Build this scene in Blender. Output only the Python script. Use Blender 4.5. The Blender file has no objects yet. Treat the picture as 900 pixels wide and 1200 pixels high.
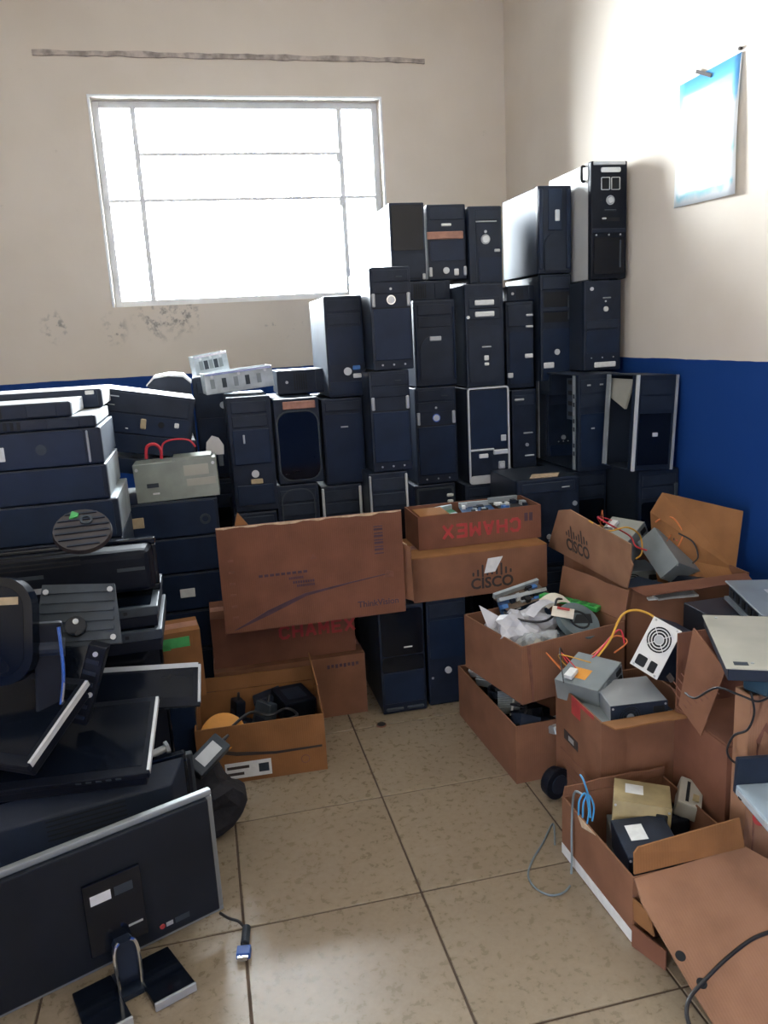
import bpy, bmesh, math, random
from mathutils import Vector, Matrix, Euler
random.seed(7)
SC = bpy.context.scene
COL = SC.collection
PI = math.pi
R = math.radians

# ------------------------------------------------------------------ camera
CAM = Vector((0.0, 0.0, 1.398))
F_PX, PITCH, YAW, ROLL = 935.6, 0.2201, 0.2165, -0.0543
FWD = Vector((math.sin(YAW)*math.cos(PITCH), math.cos(YAW)*math.cos(PITCH), -math.sin(PITCH)))
_r = Vector((math.cos(YAW), -math.sin(YAW), 0))
_u = _r.cross(FWD)
RGT = math.cos(ROLL)*_r + math.sin(ROLL)*_u
UPV = -math.sin(ROLL)*_r + math.cos(ROLL)*_u
cd = bpy.data.cameras.new('camera')
cd.sensor_fit = 'VERTICAL'; cd.sensor_height = 24.0; cd.sensor_width = 24.0
cd.lens = F_PX/1200*24.0
cd.clip_start = 0.02
cam = bpy.data.objects.new('camera', cd)
COL.objects.link(cam)
_m = Matrix((RGT, UPV, -FWD)).transposed().to_4x4()
_m.translation = CAM
cam.matrix_world = _m
SC.camera = cam

# ------------------------------------------------------------------ world, light, exposure
wd = bpy.data.worlds.new('sky'); SC.world = wd
wd.use_nodes = True
bg = wd.node_tree.nodes['Background']
bg.inputs['Color'].default_value = (0.89, 0.94, 1.0, 1)
bg.inputs['Strength'].default_value = 78.0
SC.view_settings.view_transform = 'Standard'
SC.view_settings.look = 'None'
SC.view_settings.exposure = 0.74
SC.view_settings.gamma = 1.0
SC.view_settings.use_curve_mapping = False
SC.cycles.max_bounces = 8
SC.cycles.diffuse_bounces = 6
SC.cycles.glossy_bounces = 4
SC.cycles.transparent_max_bounces = 8
SC.cycles.sample_clamp_indirect = 6.0
SC.cycles.caustics_reflective = False
SC.cycles.caustics_refractive = False
SC.cycles.use_denoising = True

WALL_Y, WALL_X, WALL_L, WALL_R, CEIL, PAINT = 4.71, 1.88, -2.1, -1.7, 3.45, 1.235
WX0, WX1, WZ0, WZ1 = -0.403, 1.136, 1.612, 2.669      # window opening
DY0, DY1, DZ1 = -1.45, -1.10, 2.0                       # opening added in the left wall, unseen behind the camera, for fill light

def portal(name, loc, rot, sx, sy):
    l = bpy.data.lights.new(name, 'AREA'); l.shape = 'RECTANGLE'; l.size = sx; l.size_y = sy
    l.cycles.is_portal = True
    o = bpy.data.objects.new(name, l); COL.objects.link(o); o.location = loc; o.rotation_euler = rot
portal('window_daylight', ((WX0+WX1)/2, WALL_Y+0.16, (WZ0+WZ1)/2), (-PI/2, 0, 0), WX1-WX0, WZ1-WZ0)
portal('added_opening_daylight', (WALL_L-0.14, (DY0+DY1)/2, DZ1/2), (0, -PI/2, 0), DZ1, DY1-DY0)  # portal of the added, unseen opening that brightens the fronts

# ------------------------------------------------------------------ pixel -> place
def ray(u, v):
    return (u-450)/F_PX*RGT - (v-600)/F_PX*UPV + FWD
def at(u, v, y):
    d = ray(u, v); return CAM + d*(y/d.y)
def atx(u, v, x):
    d = ray(u, v); return CAM + d*(x/d.x)
def atz(u, v, z=0.0):
    d = ray(u, v); return CAM + d*((z-CAM.z)/d.z)

# ------------------------------------------------------------------ materials
MATS = {}
def mat(name, col, rough=0.5, metal=0.0, var=0.12, scale=8.0, bump=0.0, bscale=60.0, spec=0.5, coat=0.0, col2=None, detail=4.0):
    if name in MATS: return MATS[name]
    m = bpy.data.materials.new(name); m.use_nodes = True
    nt = m.node_tree; N = nt.nodes; L = nt.links
    b = N['Principled BSDF']
    b.inputs['Roughness'].default_value = rough
    b.inputs['Metallic'].default_value = metal
    b.inputs['Specular IOR Level'].default_value = spec
    b.inputs['Coat Weight'].default_value = coat
    b.inputs['Coat Roughness'].default_value = 0.08
    tc = N.new('ShaderNodeTexCoord')
    nz = N.new('ShaderNodeTexNoise'); nz.inputs['Scale'].default_value = scale; nz.inputs['Detail'].default_value = detail
    L.new(tc.outputs['Object'], nz.inputs['Vector'])
    cr = N.new('ShaderNodeValToRGB')
    c2 = col2 if col2 else tuple(min(1, c*(1+var)) for c in col)
    c1 = tuple(c*(1-var) for c in col) if not col2 else col
    cr.color_ramp.elements[0].position = 0.35; cr.color_ramp.elements[0].color = (*c1, 1)
    cr.color_ramp.elements[1].position = 0.65; cr.color_ramp.elements[1].color = (*c2, 1)
    L.new(nz.outputs['Fac'], cr.inputs['Fac'])
    L.new(cr.outputs['Color'], b.inputs['Base Color'])
    if bump > 0:
        n2 = N.new('ShaderNodeTexNoise'); n2.inputs['Scale'].default_value = bscale; n2.inputs['Detail'].default_value = 3
        L.new(tc.outputs['Object'], n2.inputs['Vector'])
        bp = N.new('ShaderNodeBump'); bp.inputs['Strength'].default_value = bump; bp.inputs['Distance'].default_value = 0.004
        L.new(n2.outputs['Fac'], bp.inputs['Height']); L.new(bp.outputs['Normal'], b.inputs['Normal'])
    MATS[name] = m
    return m

def cardboard(name, col):
    """brown corrugated board: faint flute lines, blotches, fine fibre relief"""
    m = mat(name, col, 0.85, var=0.13, scale=9, spec=0.2, detail=6)
    nt = m.node_tree; N = nt.nodes; L = nt.links
    b = N['Principled BSDF']
    tc = next(n for n in N if n.type == 'TEX_COORD')
    w = N.new('ShaderNodeTexWave'); w.inputs['Scale'].default_value = 45; w.inputs['Distortion'].default_value = 0.6
    w.bands_direction = 'X'
    L.new(tc.outputs['Object'], w.inputs['Vector'])
    bp = N.new('ShaderNodeBump'); bp.inputs['Strength'].default_value = 0.10; bp.inputs['Distance'].default_value = 0.002
    L.new(w.outputs['Fac'], bp.inputs['Height']); L.new(bp.outputs['Normal'], b.inputs['Normal'])
    return m

M_BLACK   = mat('black_plastic', (0.0095, 0.0155, 0.030), 0.45, var=0.25, scale=14, bump=0.05, bscale=300, spec=0.28)  # blue of the sky light is mixed into these black plastics
M_BLACK2  = mat('charcoal_plastic', (0.0135, 0.0205, 0.036), 0.48, var=0.2, scale=11, bump=0.05, bscale=300, spec=0.28)
M_NAVY    = mat('sky_tinted_black_plastic', (0.008, 0.017, 0.040), 0.40, var=0.2, scale=10, spec=0.28)  # black plastic, with sky reflection and veil put into its colour as blue
M_GLOSS   = mat('glossy_black_plastic', (0.004, 0.006, 0.011), 0.12, var=0.3, scale=6, spec=0.3)
M_STEEL   = mat('black_painted_steel', (0.016, 0.022, 0.034), 0.38, var=0.22, scale=5, spec=0.4)
M_STEEL_L = mat('dusty_grey_blue_steel', (0.042, 0.056, 0.080), 0.55, var=0.18, scale=4, spec=0.2)
M_ZINC    = mat('galvanised_steel', (0.40, 0.44, 0.46), 0.40, metal=0.45, var=0.18, scale=18)
M_GREY    = mat('grey_steel_paint', (0.22, 0.25, 0.26), 0.45, metal=0.3, var=0.12, scale=9)
M_SILVER  = mat('silver_plastic', (0.42, 0.44, 0.46), 0.35, metal=0.35, var=0.08, scale=20)
M_BRIGHT  = mat('pale_silver_plastic', (0.60, 0.62, 0.63), 0.35, metal=0.2, var=0.06, scale=20)
M_CHROME  = mat('chrome', (0.75, 0.77, 0.80), 0.15, metal=1.0, var=0.03)
M_HOLE    = mat('dark_recess', (0.004, 0.005, 0.007), 0.8, var=0.2)
M_WHITE   = mat('white_sticker', (0.68, 0.69, 0.68), 0.6, var=0.06, scale=60)
M_TAN     = mat('tan_sticker', (0.42, 0.33, 0.20), 0.7, var=0.1, scale=50)
M_BLUESTK = mat('blue_sticker', (0.05, 0.16, 0.42), 0.5, var=0.1, scale=50)
M_GREENSTK= mat('green_sticker', (0.06, 0.36, 0.10), 0.5, var=0.1, scale=50)
M_TAPE    = mat('brown_tape', (0.33, 0.16, 0.11), 0.45, var=0.15, scale=40)
M_INK     = mat('black_ink', (0.035, 0.025, 0.022), 0.8, var=0.1)
M_RED     = mat('red_ink', (0.36, 0.035, 0.035), 0.75, var=0.15, scale=30)
M_PURPLE  = mat('purple_ink', (0.060, 0.030, 0.045), 0.8, var=0.15, scale=30)
M_BROWNI  = mat('brown_ink', (0.17, 0.07, 0.045), 0.85, var=0.2, scale=30)
M_PCB     = mat('green_circuit_board', (0.03, 0.16, 0.07), 0.45, var=0.3, scale=40)
M_PCBB    = mat('blue_circuit_board', (0.02, 0.06, 0.15), 0.45, var=0.3, scale=40)
M_CB      = cardboard('cardboard', (0.195, 0.092, 0.054))
M_CBR     = cardboard('reddish_cardboard', (0.168, 0.072, 0.044))
M_CBL     = cardboard('pale_cardboard', (0.275, 0.145, 0.086))
M_CBO     = cardboard('orange_cardboard', (0.24, 0.110, 0.043))
M_CBE     = mat('torn_cardboard_edge', (0.50, 0.37, 0.25), 0.9, var=0.2, scale=60)
M_BAG     = mat('white_plastic_bag', (0.45, 0.45, 0.48), 0.35, var=0.08, scale=20, bump=0.3, bscale=30)
M_BEIGE   = mat('beige_steel', (0.40, 0.39, 0.33), 0.45, metal=0.15, var=0.08, scale=9)
M_YELLOWED= mat('yellowed_plastic', (0.34, 0.27, 0.14), 0.55, var=0.2, scale=14)
M_CABLE_K = mat('black_cable', (0.012, 0.012, 0.014), 0.45, var=0.1)
M_CABLE_R = mat('red_cable', (0.55, 0.03, 0.05), 0.4, var=0.1)
M_CABLE_Y = mat('yellow_cable', (0.58, 0.30, 0.03), 0.5, var=0.1)
M_CABLE_O = mat('orange_cable', (0.50, 0.13, 0.03), 0.5, var=0.1)
M_CABLE_B = mat('blue_cable', (0.05, 0.26, 0.50), 0.45, var=0.1)
M_CABLE_G = mat('grey_cable', (0.16, 0.20, 0.22), 0.5, var=0.1)
M_VGA     = mat('blue_plug_plastic', (0.03, 0.09, 0.33), 0.4, var=0.1)
M_GREENP  = mat('green_plastic', (0.04, 0.36, 0.07), 0.35, var=0.12, scale=20)
M_ORANGE  = mat('orange_plastic', (0.62, 0.26, 0.03), 0.45, var=0.1, scale=12)
M_SMOKE   = mat('smoky_grey_plastic', (0.10, 0.13, 0.14), 0.22, var=0.2, scale=12)
M_SCREEN  = mat('dark_screen', (0.004, 0.006, 0.011), 0.14, var=0.2, scale=4, spec=0.22)
M_ROUGHBK = mat('matt_black_plastic', (0.006, 0.008, 0.014), 0.50, var=0.2, scale=12, bump=0.08, bscale=400, spec=0.16)
M_LGREY   = mat('slate_grey_plastic', (0.034, 0.044, 0.056), 0.5, var=0.15, scale=20, spec=0.3)
M_CLOTH   = mat('black_fabric', (0.012, 0.012, 0.016), 0.9, var=0.3, scale=30, bump=0.4, bscale=120)

# ------------------------------------------------------------------ mesh helpers
class MB:
    def __init__(s): s.v = []; s.f = []
    def add(s, vs, fs):
        o = len(s.v); s.v += [tuple(p) for p in vs]; s.f += [tuple(i+o for i in f) for f in fs]; return s
    def box(s, x0, x1, y0, y1, z0, z1, M=None):
        vs = [Vector(p) for p in ((x0,y0,z0),(x1,y0,z0),(x1,y1,z0),(x0,y1,z0),(x0,y0,z1),(x1,y0,z1),(x1,y1,z1),(x0,y1,z1))]
        if M is not None: vs = [M @ p for p in vs]
        return s.add(vs, ((0,3,2,1),(4,5,6,7),(0,1,5,4),(1,2,6,5),(2,3,7,6),(3,0,4,7)))
    def prism(s, poly, h0, h1, axis='y', M=None):
        """extrude a 2-D outline; axis y: (x,z) outline between y=h0 and h1; axis z: (x,y) outline; axis x: (y,z)"""
        n = len(poly)
        def p3(p, h):
            if axis == 'y': q = Vector((p[0], h, p[1]))
            elif axis == 'z': q = Vector((p[0], p[1], h))
            else: q = Vector((h, p[0], p[1]))
            return M @ q if M is not None else q
        vs = [p3(p, h0) for p in poly] + [p3(p, h1) for p in poly]
        fs = [tuple(range(n)), tuple(reversed(range(n, 2*n)))] + [(i, i+n, (i+1) % n+n, (i+1) % n) for i in range(n)]
        return s.add(vs, fs)
    def cyl(s, p0, p1, r, n=16, r1=None):
        p0 = Vector(p0); p1 = Vector(p1); r1 = r if r1 is None else r1
        d = (p1-p0).normalized(); a = d.orthogonal().normalized(); b = d.cross(a)
        vs = [p0 + r*(math.cos(2*PI*i/n)*a+math.sin(2*PI*i/n)*b) for i in range(n)] + [p1 + r1*(math.cos(2*PI*i/n)*a+math.sin(2*PI*i/n)*b) for i in range(n)]
        fs = [tuple(reversed(range(n))), tuple(range(n, 2*n))] + [(i, (i+1) % n, (i+1) % n+n, i+n) for i in range(n)]
        return s.add(vs, fs)
    def ring(s, c, axis, r0, r1, t, n=24):
        c = Vector(c); d = Vector(axis).normalized(); a = d.orthogonal().normalized(); b = d.cross(a)
        vs = []
        for rr, h in ((r0,0),(r1,0),(r1,t),(r0,t)):
            vs += [c + d*h + rr*(math.cos(2*PI*i/n)*a+math.sin(2*PI*i/n)*b) for i in range(n)]
        fs = []
        for k in range(4):
            k2 = (k+1) % 4
            fs += [(k*n+i, k*n+(i+1) % n, k2*n+(i+1) % n, k2*n+i) for i in range(n)]
        return s.add(vs, fs)
    def tube(s, pts, r, n=8, sub=6):
        P = [Vector(p) for p in pts]
        Q = []
        if len(P) > 2:
            for i in range(len(P)-1):
                p0 = P[max(i-1,0)]; p1 = P[i]; p2 = P[i+1]; p3 = P[min(i+2,len(P)-1)]
                for k in range(sub):
                    t = k/sub
                    Q.append(0.5*((2*p1)+(p2-p0)*t+(2*p0-5*p1+4*p2-p3)*t*t+(3*p1-p0-3*p2+p3)*t**3))
            Q.append(P[-1])
        else: Q = P
        vs = []; a = None
        for i, q in enumerate(Q):
            d = (Q[min(i+1,len(Q)-1)]-Q[max(i-1,0)])
            d = d.normalized() if d.length > 1e-9 else Vector((0,0,1))
            if a is None: a = d.orthogonal().normalized()
            a = (a-d*a.dot(d)); a = a.normalized() if a.length > 1e-6 else d.orthogonal().normalized()
            b = d.cross(a)
            vs += [q+r*(math.cos(2*PI*k/n)*a+math.sin(2*PI*k/n)*b) for k in range(n)]
        m = len(Q)
        fs = [(i*n+k, i*n+(k+1) % n, (i+1)*n+(k+1) % n, (i+1)*n+k) for i in range(m-1) for k in range(n)]
        fs += [tuple(reversed(range(n))), tuple(range((m-1)*n, m*n))]
        return s.add(vs, fs)
    def sheet(s, pts, t):
        """a planar outline in space given thickness t"""
        P = [Vector(p) for p in pts]
        nrm = Vector((0,0,0))
        for i in range(len(P)):
            a = P[i]; b = P[(i+1) % len(P)]
            nrm += Vector(((a.y-b.y)*(a.z+b.z), (a.z-b.z)*(a.x+b.x), (a.x-b.x)*(a.y+b.y)))
        nrm.normalize()
        n = len(P)
        vs = [p-nrm*t/2 for p in P]+[p+nrm*t/2 for p in P]
        fs = [tuple(reversed(range(n))), tuple(range(n,2*n))]+[(i,(i+1) % n,(i+1) % n+n,i+n) for i in range(n)]
        return s.add(vs, fs)
    def build(s, name, m, parent=None, bevel=0.0, seg=2, smooth=False, inv=None):
        me = bpy.data.meshes.new(name)
        vs = s.v if inv is None else [tuple(inv @ Vector(p)) for p in s.v]
        me.from_pydata(vs, [], s.f)
        bm = bmesh.new(); bm.from_mesh(me)
        bmesh.ops.recalc_face_normals(bm, faces=bm.faces)
        if bevel > 0:
            bmesh.ops.bevel(bm, geom=[e for e in bm.edges], offset=bevel, segments=seg, affect='EDGES', profile=0.6, clamp_overlap=True)
        bm.to_mesh(me); bm.free()
        if smooth:
            for p in me.polygons: p.use_smooth = True
        me.materials.append(m)
        o = bpy.data.objects.new(name, me); COL.objects.link(o)
        if parent is not None: o.parent = parent
        return o

def thing(name, label, cat, loc=(0,0,0), rot=(0,0,0), group=None):
    o = bpy.data.objects.new(name, None); COL.objects.link(o); o.empty_display_size = 0.05
    o.location = loc; o.rotation_euler = rot; o['label'] = label; o['category'] = cat
    if group: o['group'] = group
    return o
def tag(o, label, cat, group=None, kind=None):
    o['label'] = label; o['category'] = cat
    if group: o['group'] = group
    if kind: o['kind'] = kind
    return o
def struct(o, label=None):
    o['kind'] = 'structure'
    if label: o['label'] = label
    return o
def lettering(name, s, size, m, parent, loc, rot, bold=0.0, sx=1.0, mirror=False):
    """raised lettering as a mesh part; text runs along local X, up local Y, faces local +Z"""
    cu = bpy.data.curves.new(name, 'FONT'); cu.body = s; cu.size = size; cu.extrude = 0.0006
    cu.align_x = 'CENTER'; cu.align_y = 'CENTER'; cu.offset = bold; cu.resolution_u = 3
    t = bpy.data.objects.new(name+'_curve', cu); COL.objects.link(t)
    dg = bpy.context.evaluated_depsgraph_get()
    me = bpy.data.meshes.new_from_object(t.evaluated_get(dg))
    bpy.data.objects.remove(t); bpy.data.curves.remove(cu)
    me.materials.clear(); me.materials.append(m); me.name = name
    o = bpy.data.objects.new(name, me); COL.objects.link(o); o.parent = parent
    o.location = loc; o.rotation_euler = rot; o.scale = (-sx if mirror else sx, 1, 1)
    return o
def rrect(x0, x1, z0, z1, r, n=4):
    r = min(r, (x1-x0)/2.001, (z1-z0)/2.001); pts = []
    for cx, cz, a0 in ((x1-r,z0+r,-PI/2),(x1-r,z1-r,0),(x0+r,z1-r,PI/2),(x0+r,z0+r,PI)):
        for k in range(n+1):
            a = a0+PI/2*k/n; pts.append((cx+r*math.cos(a), cz+r*math.sin(a)))
    return pts
# ------------------------------------------------------------------ the room
def wall_material(name):
    """cream emulsion above, blue gloss dado below PAINT; mould and scuffs as stains of their own shape"""
    m = bpy.data.materials.new(name); m.use_nodes = True
    nt = m.node_tree; N = nt.nodes; L = nt.links; b = N['Principled BSDF']
    geo = N.new('ShaderNodeNewGeometry'); sp = N.new('ShaderNodeSeparateXYZ'); L.new(geo.outputs['Position'], sp.inputs[0])
    nz = N.new('ShaderNodeTexNoise'); nz.inputs['Scale'].default_value = 2.2; nz.inputs['Detail'].default_value = 6; L.new(geo.outputs['Position'], nz.inputs['Vector'])
    cr = N.new('ShaderNodeValToRGB'); e = cr.color_ramp.elements
    e[0].position = 0.3; e[0].color = (0.675, 0.60, 0.51, 1); e[1].position = 0.7; e[1].color = (0.735, 0.665, 0.58, 1)
    L.new(nz.outputs['Fac'], cr.inputs['Fac'])
    # specks of dirt
    n2 = N.new('ShaderNodeTexNoise'); n2.inputs['Scale'].default_value = 9; n2.inputs['Detail'].default_value = 8; n2.inputs['Roughness'].default_value = 0.7
    L.new(geo.outputs['Position'], n2.inputs['Vector'])
    r2 = N.new('ShaderNodeValToRGB'); r2.color_ramp.elements[0].position = 0.68; r2.color_ramp.elements[0].color = (0,0,0,1)
    r2.color_ramp.elements[1].position = 0.80; r2.color_ramp.elements[1].color = (0.5,0.5,0.5,1)
    L.new(n2.outputs['Fac'], r2.inputs['Fac'])
    mx = N.new('ShaderNodeMix'); mx.data_type = 'RGBA'; L.new(r2.outputs['Color'], mx.inputs['Factor'])
    L.new(cr.outputs['Color'], mx.inputs['A']); mx.inputs['B'].default_value = (0.30, 0.25, 0.20, 1)
    # blue dado, slightly wavering brush line
    n3 = N.new('ShaderNodeTexNoise'); n3.inputs['Scale'].default_value = 6; L.new(geo.outputs['Position'], n3.inputs['Vector'])
    ad = N.new('ShaderNodeMath'); ad.operation = 'MULTIPLY_ADD'; ad.inputs[1].default_value = 0.012; L.new(n3.outputs['Fac'], ad.inputs[0]); L.new(sp.outputs['Z'], ad.inputs[2])
    lt = N.new('ShaderNodeMath'); lt.operation = 'LESS_THAN'; lt.inputs[1].default_value = PAINT+0.006; L.new(ad.outputs[0], lt.inputs[0])
    m3 = N.new('ShaderNodeMix'); m3.data_type = 'RGBA'; L.new(lt.outputs[0], m3.inputs['Factor'])
    L.new(mx.outputs['Result'], m3.inputs['A']); m3.inputs['B'].default_value = (0.005, 0.042, 0.20, 1)
    L.new(m3.outputs['Result'], b.inputs['Base Color'])
    b.inputs['Roughness'].default_value = 0.75; b.inputs['Specular IOR Level'].default_value = 0.25
    bp = N.new('ShaderNodeBump'); bp.inputs['Strength'].default_value = 0.25; bp.inputs['Distance'].default_value = 0.006
    n4 = N.new('ShaderNodeTexNoise'); n4.inputs['Scale'].default_value = 14; n4.inputs['Detail'].default_value = 6; L.new(geo.outputs['Position'], n4.inputs['Vector'])
    L.new(n4.outputs['Fac'], bp.inputs['Height']); L.new(bp.outputs['Normal'], b.inputs['Normal'])
    return m, N, L, mx
M_WALL, _n, _l, _x = wall_material('painted_plaster')
M_WALLB, N, L, mx = wall_material('painted_plaster_mouldy')
# mould patches under the window sill: two soft-edged blotch fields with a place on this wall
geo = next(n for n in N if n.type == 'NEW_GEOMETRY')
def blot(cx, cz, rx, rz, thr, sc):
    mp = N.new('ShaderNodeMapping'); mp.inputs['Location'].default_value = (-cx/rx, 0, -cz/rz); mp.inputs['Scale'].default_value = (1/rx, 0.0, 1/rz)
    L.new(geo.outputs['Position'], mp.inputs['Vector'])
    ln = N.new('ShaderNodeVectorMath'); ln.operation = 'LENGTH'; L.new(mp.outputs[0], ln.inputs[0])
    mr = N.new('ShaderNodeMapRange'); mr.inputs['From Min'].default_value = 1.0; mr.inputs['From Max'].default_value = 0.2; L.new(ln.outputs['Value'], mr.inputs['Value'])
    nn = N.new('ShaderNodeTexNoise'); nn.inputs['Scale'].default_value = sc; nn.inputs['Detail'].default_value = 7; nn.inputs['Roughness'].default_value = 0.65; L.new(geo.outputs['Position'], nn.inputs['Vector'])
    r = N.new('ShaderNodeMapRange'); r.inputs['From Min'].default_value = thr; r.inputs['From Max'].default_value = thr+0.10; L.new(nn.outputs['Fac'], r.inputs['Value'])
    mu = N.new('ShaderNodeMath'); mu.operation = 'MULTIPLY'; L.new(mr.outputs[0], mu.inputs[0]); L.new(r.outputs[0], mu.inputs[1])
    return mu
prev = None
for a in ((-0.17,1.54,0.17,0.14,0.51,20), (-0.06,1.56,0.14,0.13,0.51,24), (-0.42,1.50,0.08,0.11,0.51,22), (-0.72,1.52,0.09,0.10,0.52,22), (0.5,1.50,0.15,0.12,0.60,24)):
    k = blot(*a)
    if prev is None: prev = k
    else:
        mxm = N.new('ShaderNodeMath'); mxm.operation = 'MAXIMUM'; L.new(prev.outputs[0], mxm.inputs[0]); L.new(k.outputs[0], mxm.inputs[1]); prev = mxm
m5 = N.new('ShaderNodeMix'); m5.data_type = 'RGBA'; sc_ = N.new('ShaderNodeMath'); sc_.operation = 'MULTIPLY'; sc_.inputs[1].default_value = 0.75
L.new(prev.outputs[0], sc_.inputs[0]); L.new(sc_.outputs[0], m5.inputs['Factor'])
m3 = next(l.to_node for l in mx.outputs['Result'].links)
L.new(mx.outputs['Result'], m5.inputs['A']); m5.inputs['B'].default_value = (0.13, 0.13, 0.13, 1)
L.new(m5.outputs['Result'], m3.inputs['A'])

T = 0.22
def opening_wall(name, xa, xb, y0, y1, ox0, ox1, oz0, oz1, m):
    b = MB()
    b.box(xa, ox0, y0, y1, 0, CEIL); b.box(ox1, xb, y0, y1, 0, CEIL)
    if oz0 > 0: b.box(ox0, ox1, y0, y1, 0, oz0)
    b.box(ox0, ox1, y0, y1, oz1, CEIL)
    return struct(b.build(name, m))
wb = opening_wall('wall_back', WALL_L-T, WALL_X+T, WALL_Y, WALL_Y+T, WX0, WX1, WZ0, WZ1, M_WALLB)
wr = struct(MB().box(WALL_X, WALL_X+T, WALL_R-T, WALL_Y, 0, CEIL).build('wall_right', M_WALL))
struct(MB().box(WALL_L-T, WALL_L, WALL_R-T, DY0, 0, CEIL).box(WALL_L-T, WALL_L, DY1, WALL_Y, 0, CEIL).box(WALL_L-T, WALL_L, DY0, DY1, DZ1, CEIL).build('wall_left', M_WALL))
struct(MB().box(WALL_L, WALL_X, WALL_R-T, WALL_R, 0, CEIL).build('wall_front', M_WALL))
struct(MB().box(WALL_L-T, WALL_X+T, WALL_R-T, WALL_Y+T, CEIL, CEIL+0.12).build('ceiling', mat('ceiling_paint', (0.62,0.60,0.57), 0.9, var=0.04)))

# floor: grout bed with each ceramic tile set on it
def tile_material():
    m = bpy.data.materials.new('beige_ceramic_tile'); m.use_nodes = True
    nt = m.node_tree; N = nt.nodes; L = nt.links; b = N['Principled BSDF']
    geo = N.new('ShaderNodeNewGeometry'); oi = N.new('ShaderNodeObjectInfo')
    ad = N.new('ShaderNodeVectorMath'); ad.operation = 'ADD'; L.new(geo.outputs['Position'], ad.inputs[0])
    cb = N.new('ShaderNodeCombineXYZ'); mu = N.new('ShaderNodeMath'); mu.operation = 'MULTIPLY'; mu.inputs[1].default_value = 37.0
    L.new(oi.outputs['Random'], mu.inputs[0]); L.new(mu.outputs[0], cb.inputs['Z']); L.new(cb.outputs[0], ad.inputs[1])
    n1 = N.new('ShaderNodeTexNoise'); n1.inputs['Scale'].default_value = 48; n1.inputs['Detail'].default_value = 9; n1.inputs['Roughness'].default_value = 0.62; n1.inputs['Distortion'].default_value = 0.3
    L.new(ad.outputs[0], n1.inputs['Vector'])
    cr = N.new('ShaderNodeValToRGB'); e = cr.color_ramp.elements
    e[0].position = 0.2; e[0].color = (0.195, 0.152, 0.102, 1); e[1].position = 0.8; e[1].color = (0.315, 0.255, 0.182, 1)
    L.new(n1.outputs['Fac'], cr.inputs['Fac'])
    n2 = N.new('ShaderNodeTexNoise'); n2.inputs['Scale'].default_value = 4; n2.inputs['Detail'].default_value = 5; L.new(ad.outputs[0], n2.inputs['Vector'])
    mx = N.new('ShaderNodeMix'); mx.data_type = 'RGBA'; mx.blend_type = 'MULTIPLY'; mx.inputs['Factor'].default_value = 0.28
    r2 = N.new('ShaderNodeValToRGB'); r2.color_ramp.elements[0].position = 0.35; r2.color_ramp.elements[0].color = (0.72,0.66,0.58,1); r2.color_ramp.elements[1].position = 0.6; r2.color_ramp.elements[1].color = (1,1,1,1)
    L.new(n2.outputs['Fac'], r2.inputs['Fac']); L.new(cr.outputs['Color'], mx.inputs['A']); L.new(r2.outputs['Color'], mx.inputs['B'])
    L.new(mx.outputs['Result'], b.inputs['Base Color'])
    b.inputs['Roughness'].default_value = 0.36; b.inputs['Specular IOR Level'].default_value = 0.45
    rr = N.new('ShaderNodeMapRange'); rr.inputs['To Min'].default_value = 0.20; rr.inputs['To Max'].default_value = 0.38; L.new(n1.outputs['Fac'], rr.inputs['Value']); L.new(rr.outputs[0], b.inputs['Roughness'])
    bp = N.new('ShaderNodeBump'); bp.inputs['Strength'].default_value = 0.06; bp.inputs['Distance'].default_value = 0.003; L.new(n1.outputs['Fac'], bp.inputs['Height']); L.new(bp.outputs['Normal'], b.inputs['Normal'])
    return m
M_TILE = tile_material()
floor_o = struct(MB().box(WALL_L-T, WALL_X+T, WALL_R-T, WALL_Y+T, -0.1, -0.003).build('floor', mat('brown_grout', (0.075, 0.05, 0.034), 0.9, var=0.2, scale=20)))
TS = 0.45
GX, GY = 0.42444, 1.73007          # a grout crossing seen in the picture
tile_me = None
ix0 = math.floor((WALL_L-GX)/TS); ix1 = math.ceil((WALL_X-GX)/TS)
iy0 = math.floor((WALL_R-GY)/TS); iy1 = math.ceil((WALL_Y-GY)/TS)
for i in range(ix0, ix1):
    for j in range(iy0, iy1):
        x0 = GX+i*TS; y0 = GY+j*TS
        xa, xb, ya, yb = max(x0+.0030, WALL_L), min(x0+TS-.0030, WALL_X), max(y0+.0030, WALL_R), min(y0+TS-.0030, WALL_Y)
        if xb-xa < 0.01 or yb-ya < 0.01: continue
        full = abs(xb-xa-TS+.0060) < 1e-5 and abs(yb-ya-TS+.0060) < 1e-5
        if full and tile_me is not None:
            o = bpy.data.objects.new('tile', tile_me); COL.objects.link(o); o.parent = floor_o
        else:
            o = MB().box(0, xb-xa, 0, yb-ya, -0.010, 0.0).build('tile', M_TILE, floor_o, bevel=0.0012, seg=1)
            if full: tile_me = o.data
        o.location = (xa, ya, 0)

# window: steel frame with tilting panes, set back in the reveal
M_FRAME = mat('white_window_paint', (0.84, 0.86, 0.88), 0.4, var=0.06, scale=12)
def glass_material():
    m = bpy.data.materials.new('clear_glass'); m.use_nodes = True
    nt = m.node_tree; N = nt.nodes; L = nt.links; N.remove(N['Principled BSDF'])
    tr = N.new('ShaderNodeBsdfTransparent'); tr.inputs['Color'].default_value = (0.95, 0.97, 0.97, 1)
    gl = N.new('ShaderNodeBsdfGlossy'); gl.inputs['Roughness'].default_value = 0.03
    fr = N.new('ShaderNodeFresnel'); fr.inputs['IOR'].default_value = 1.45
    mx = N.new('ShaderNodeMixShader'); L.new(fr.outputs[0], mx.inputs['Fac']); L.new(tr.outputs[0], mx.inputs[1]); L.new(gl.outputs[0], mx.inputs[2])
    L.new(mx.outputs[0], N['Material Output'].inputs['Surface'])
    return m
M_GLASS = glass_material()
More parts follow.
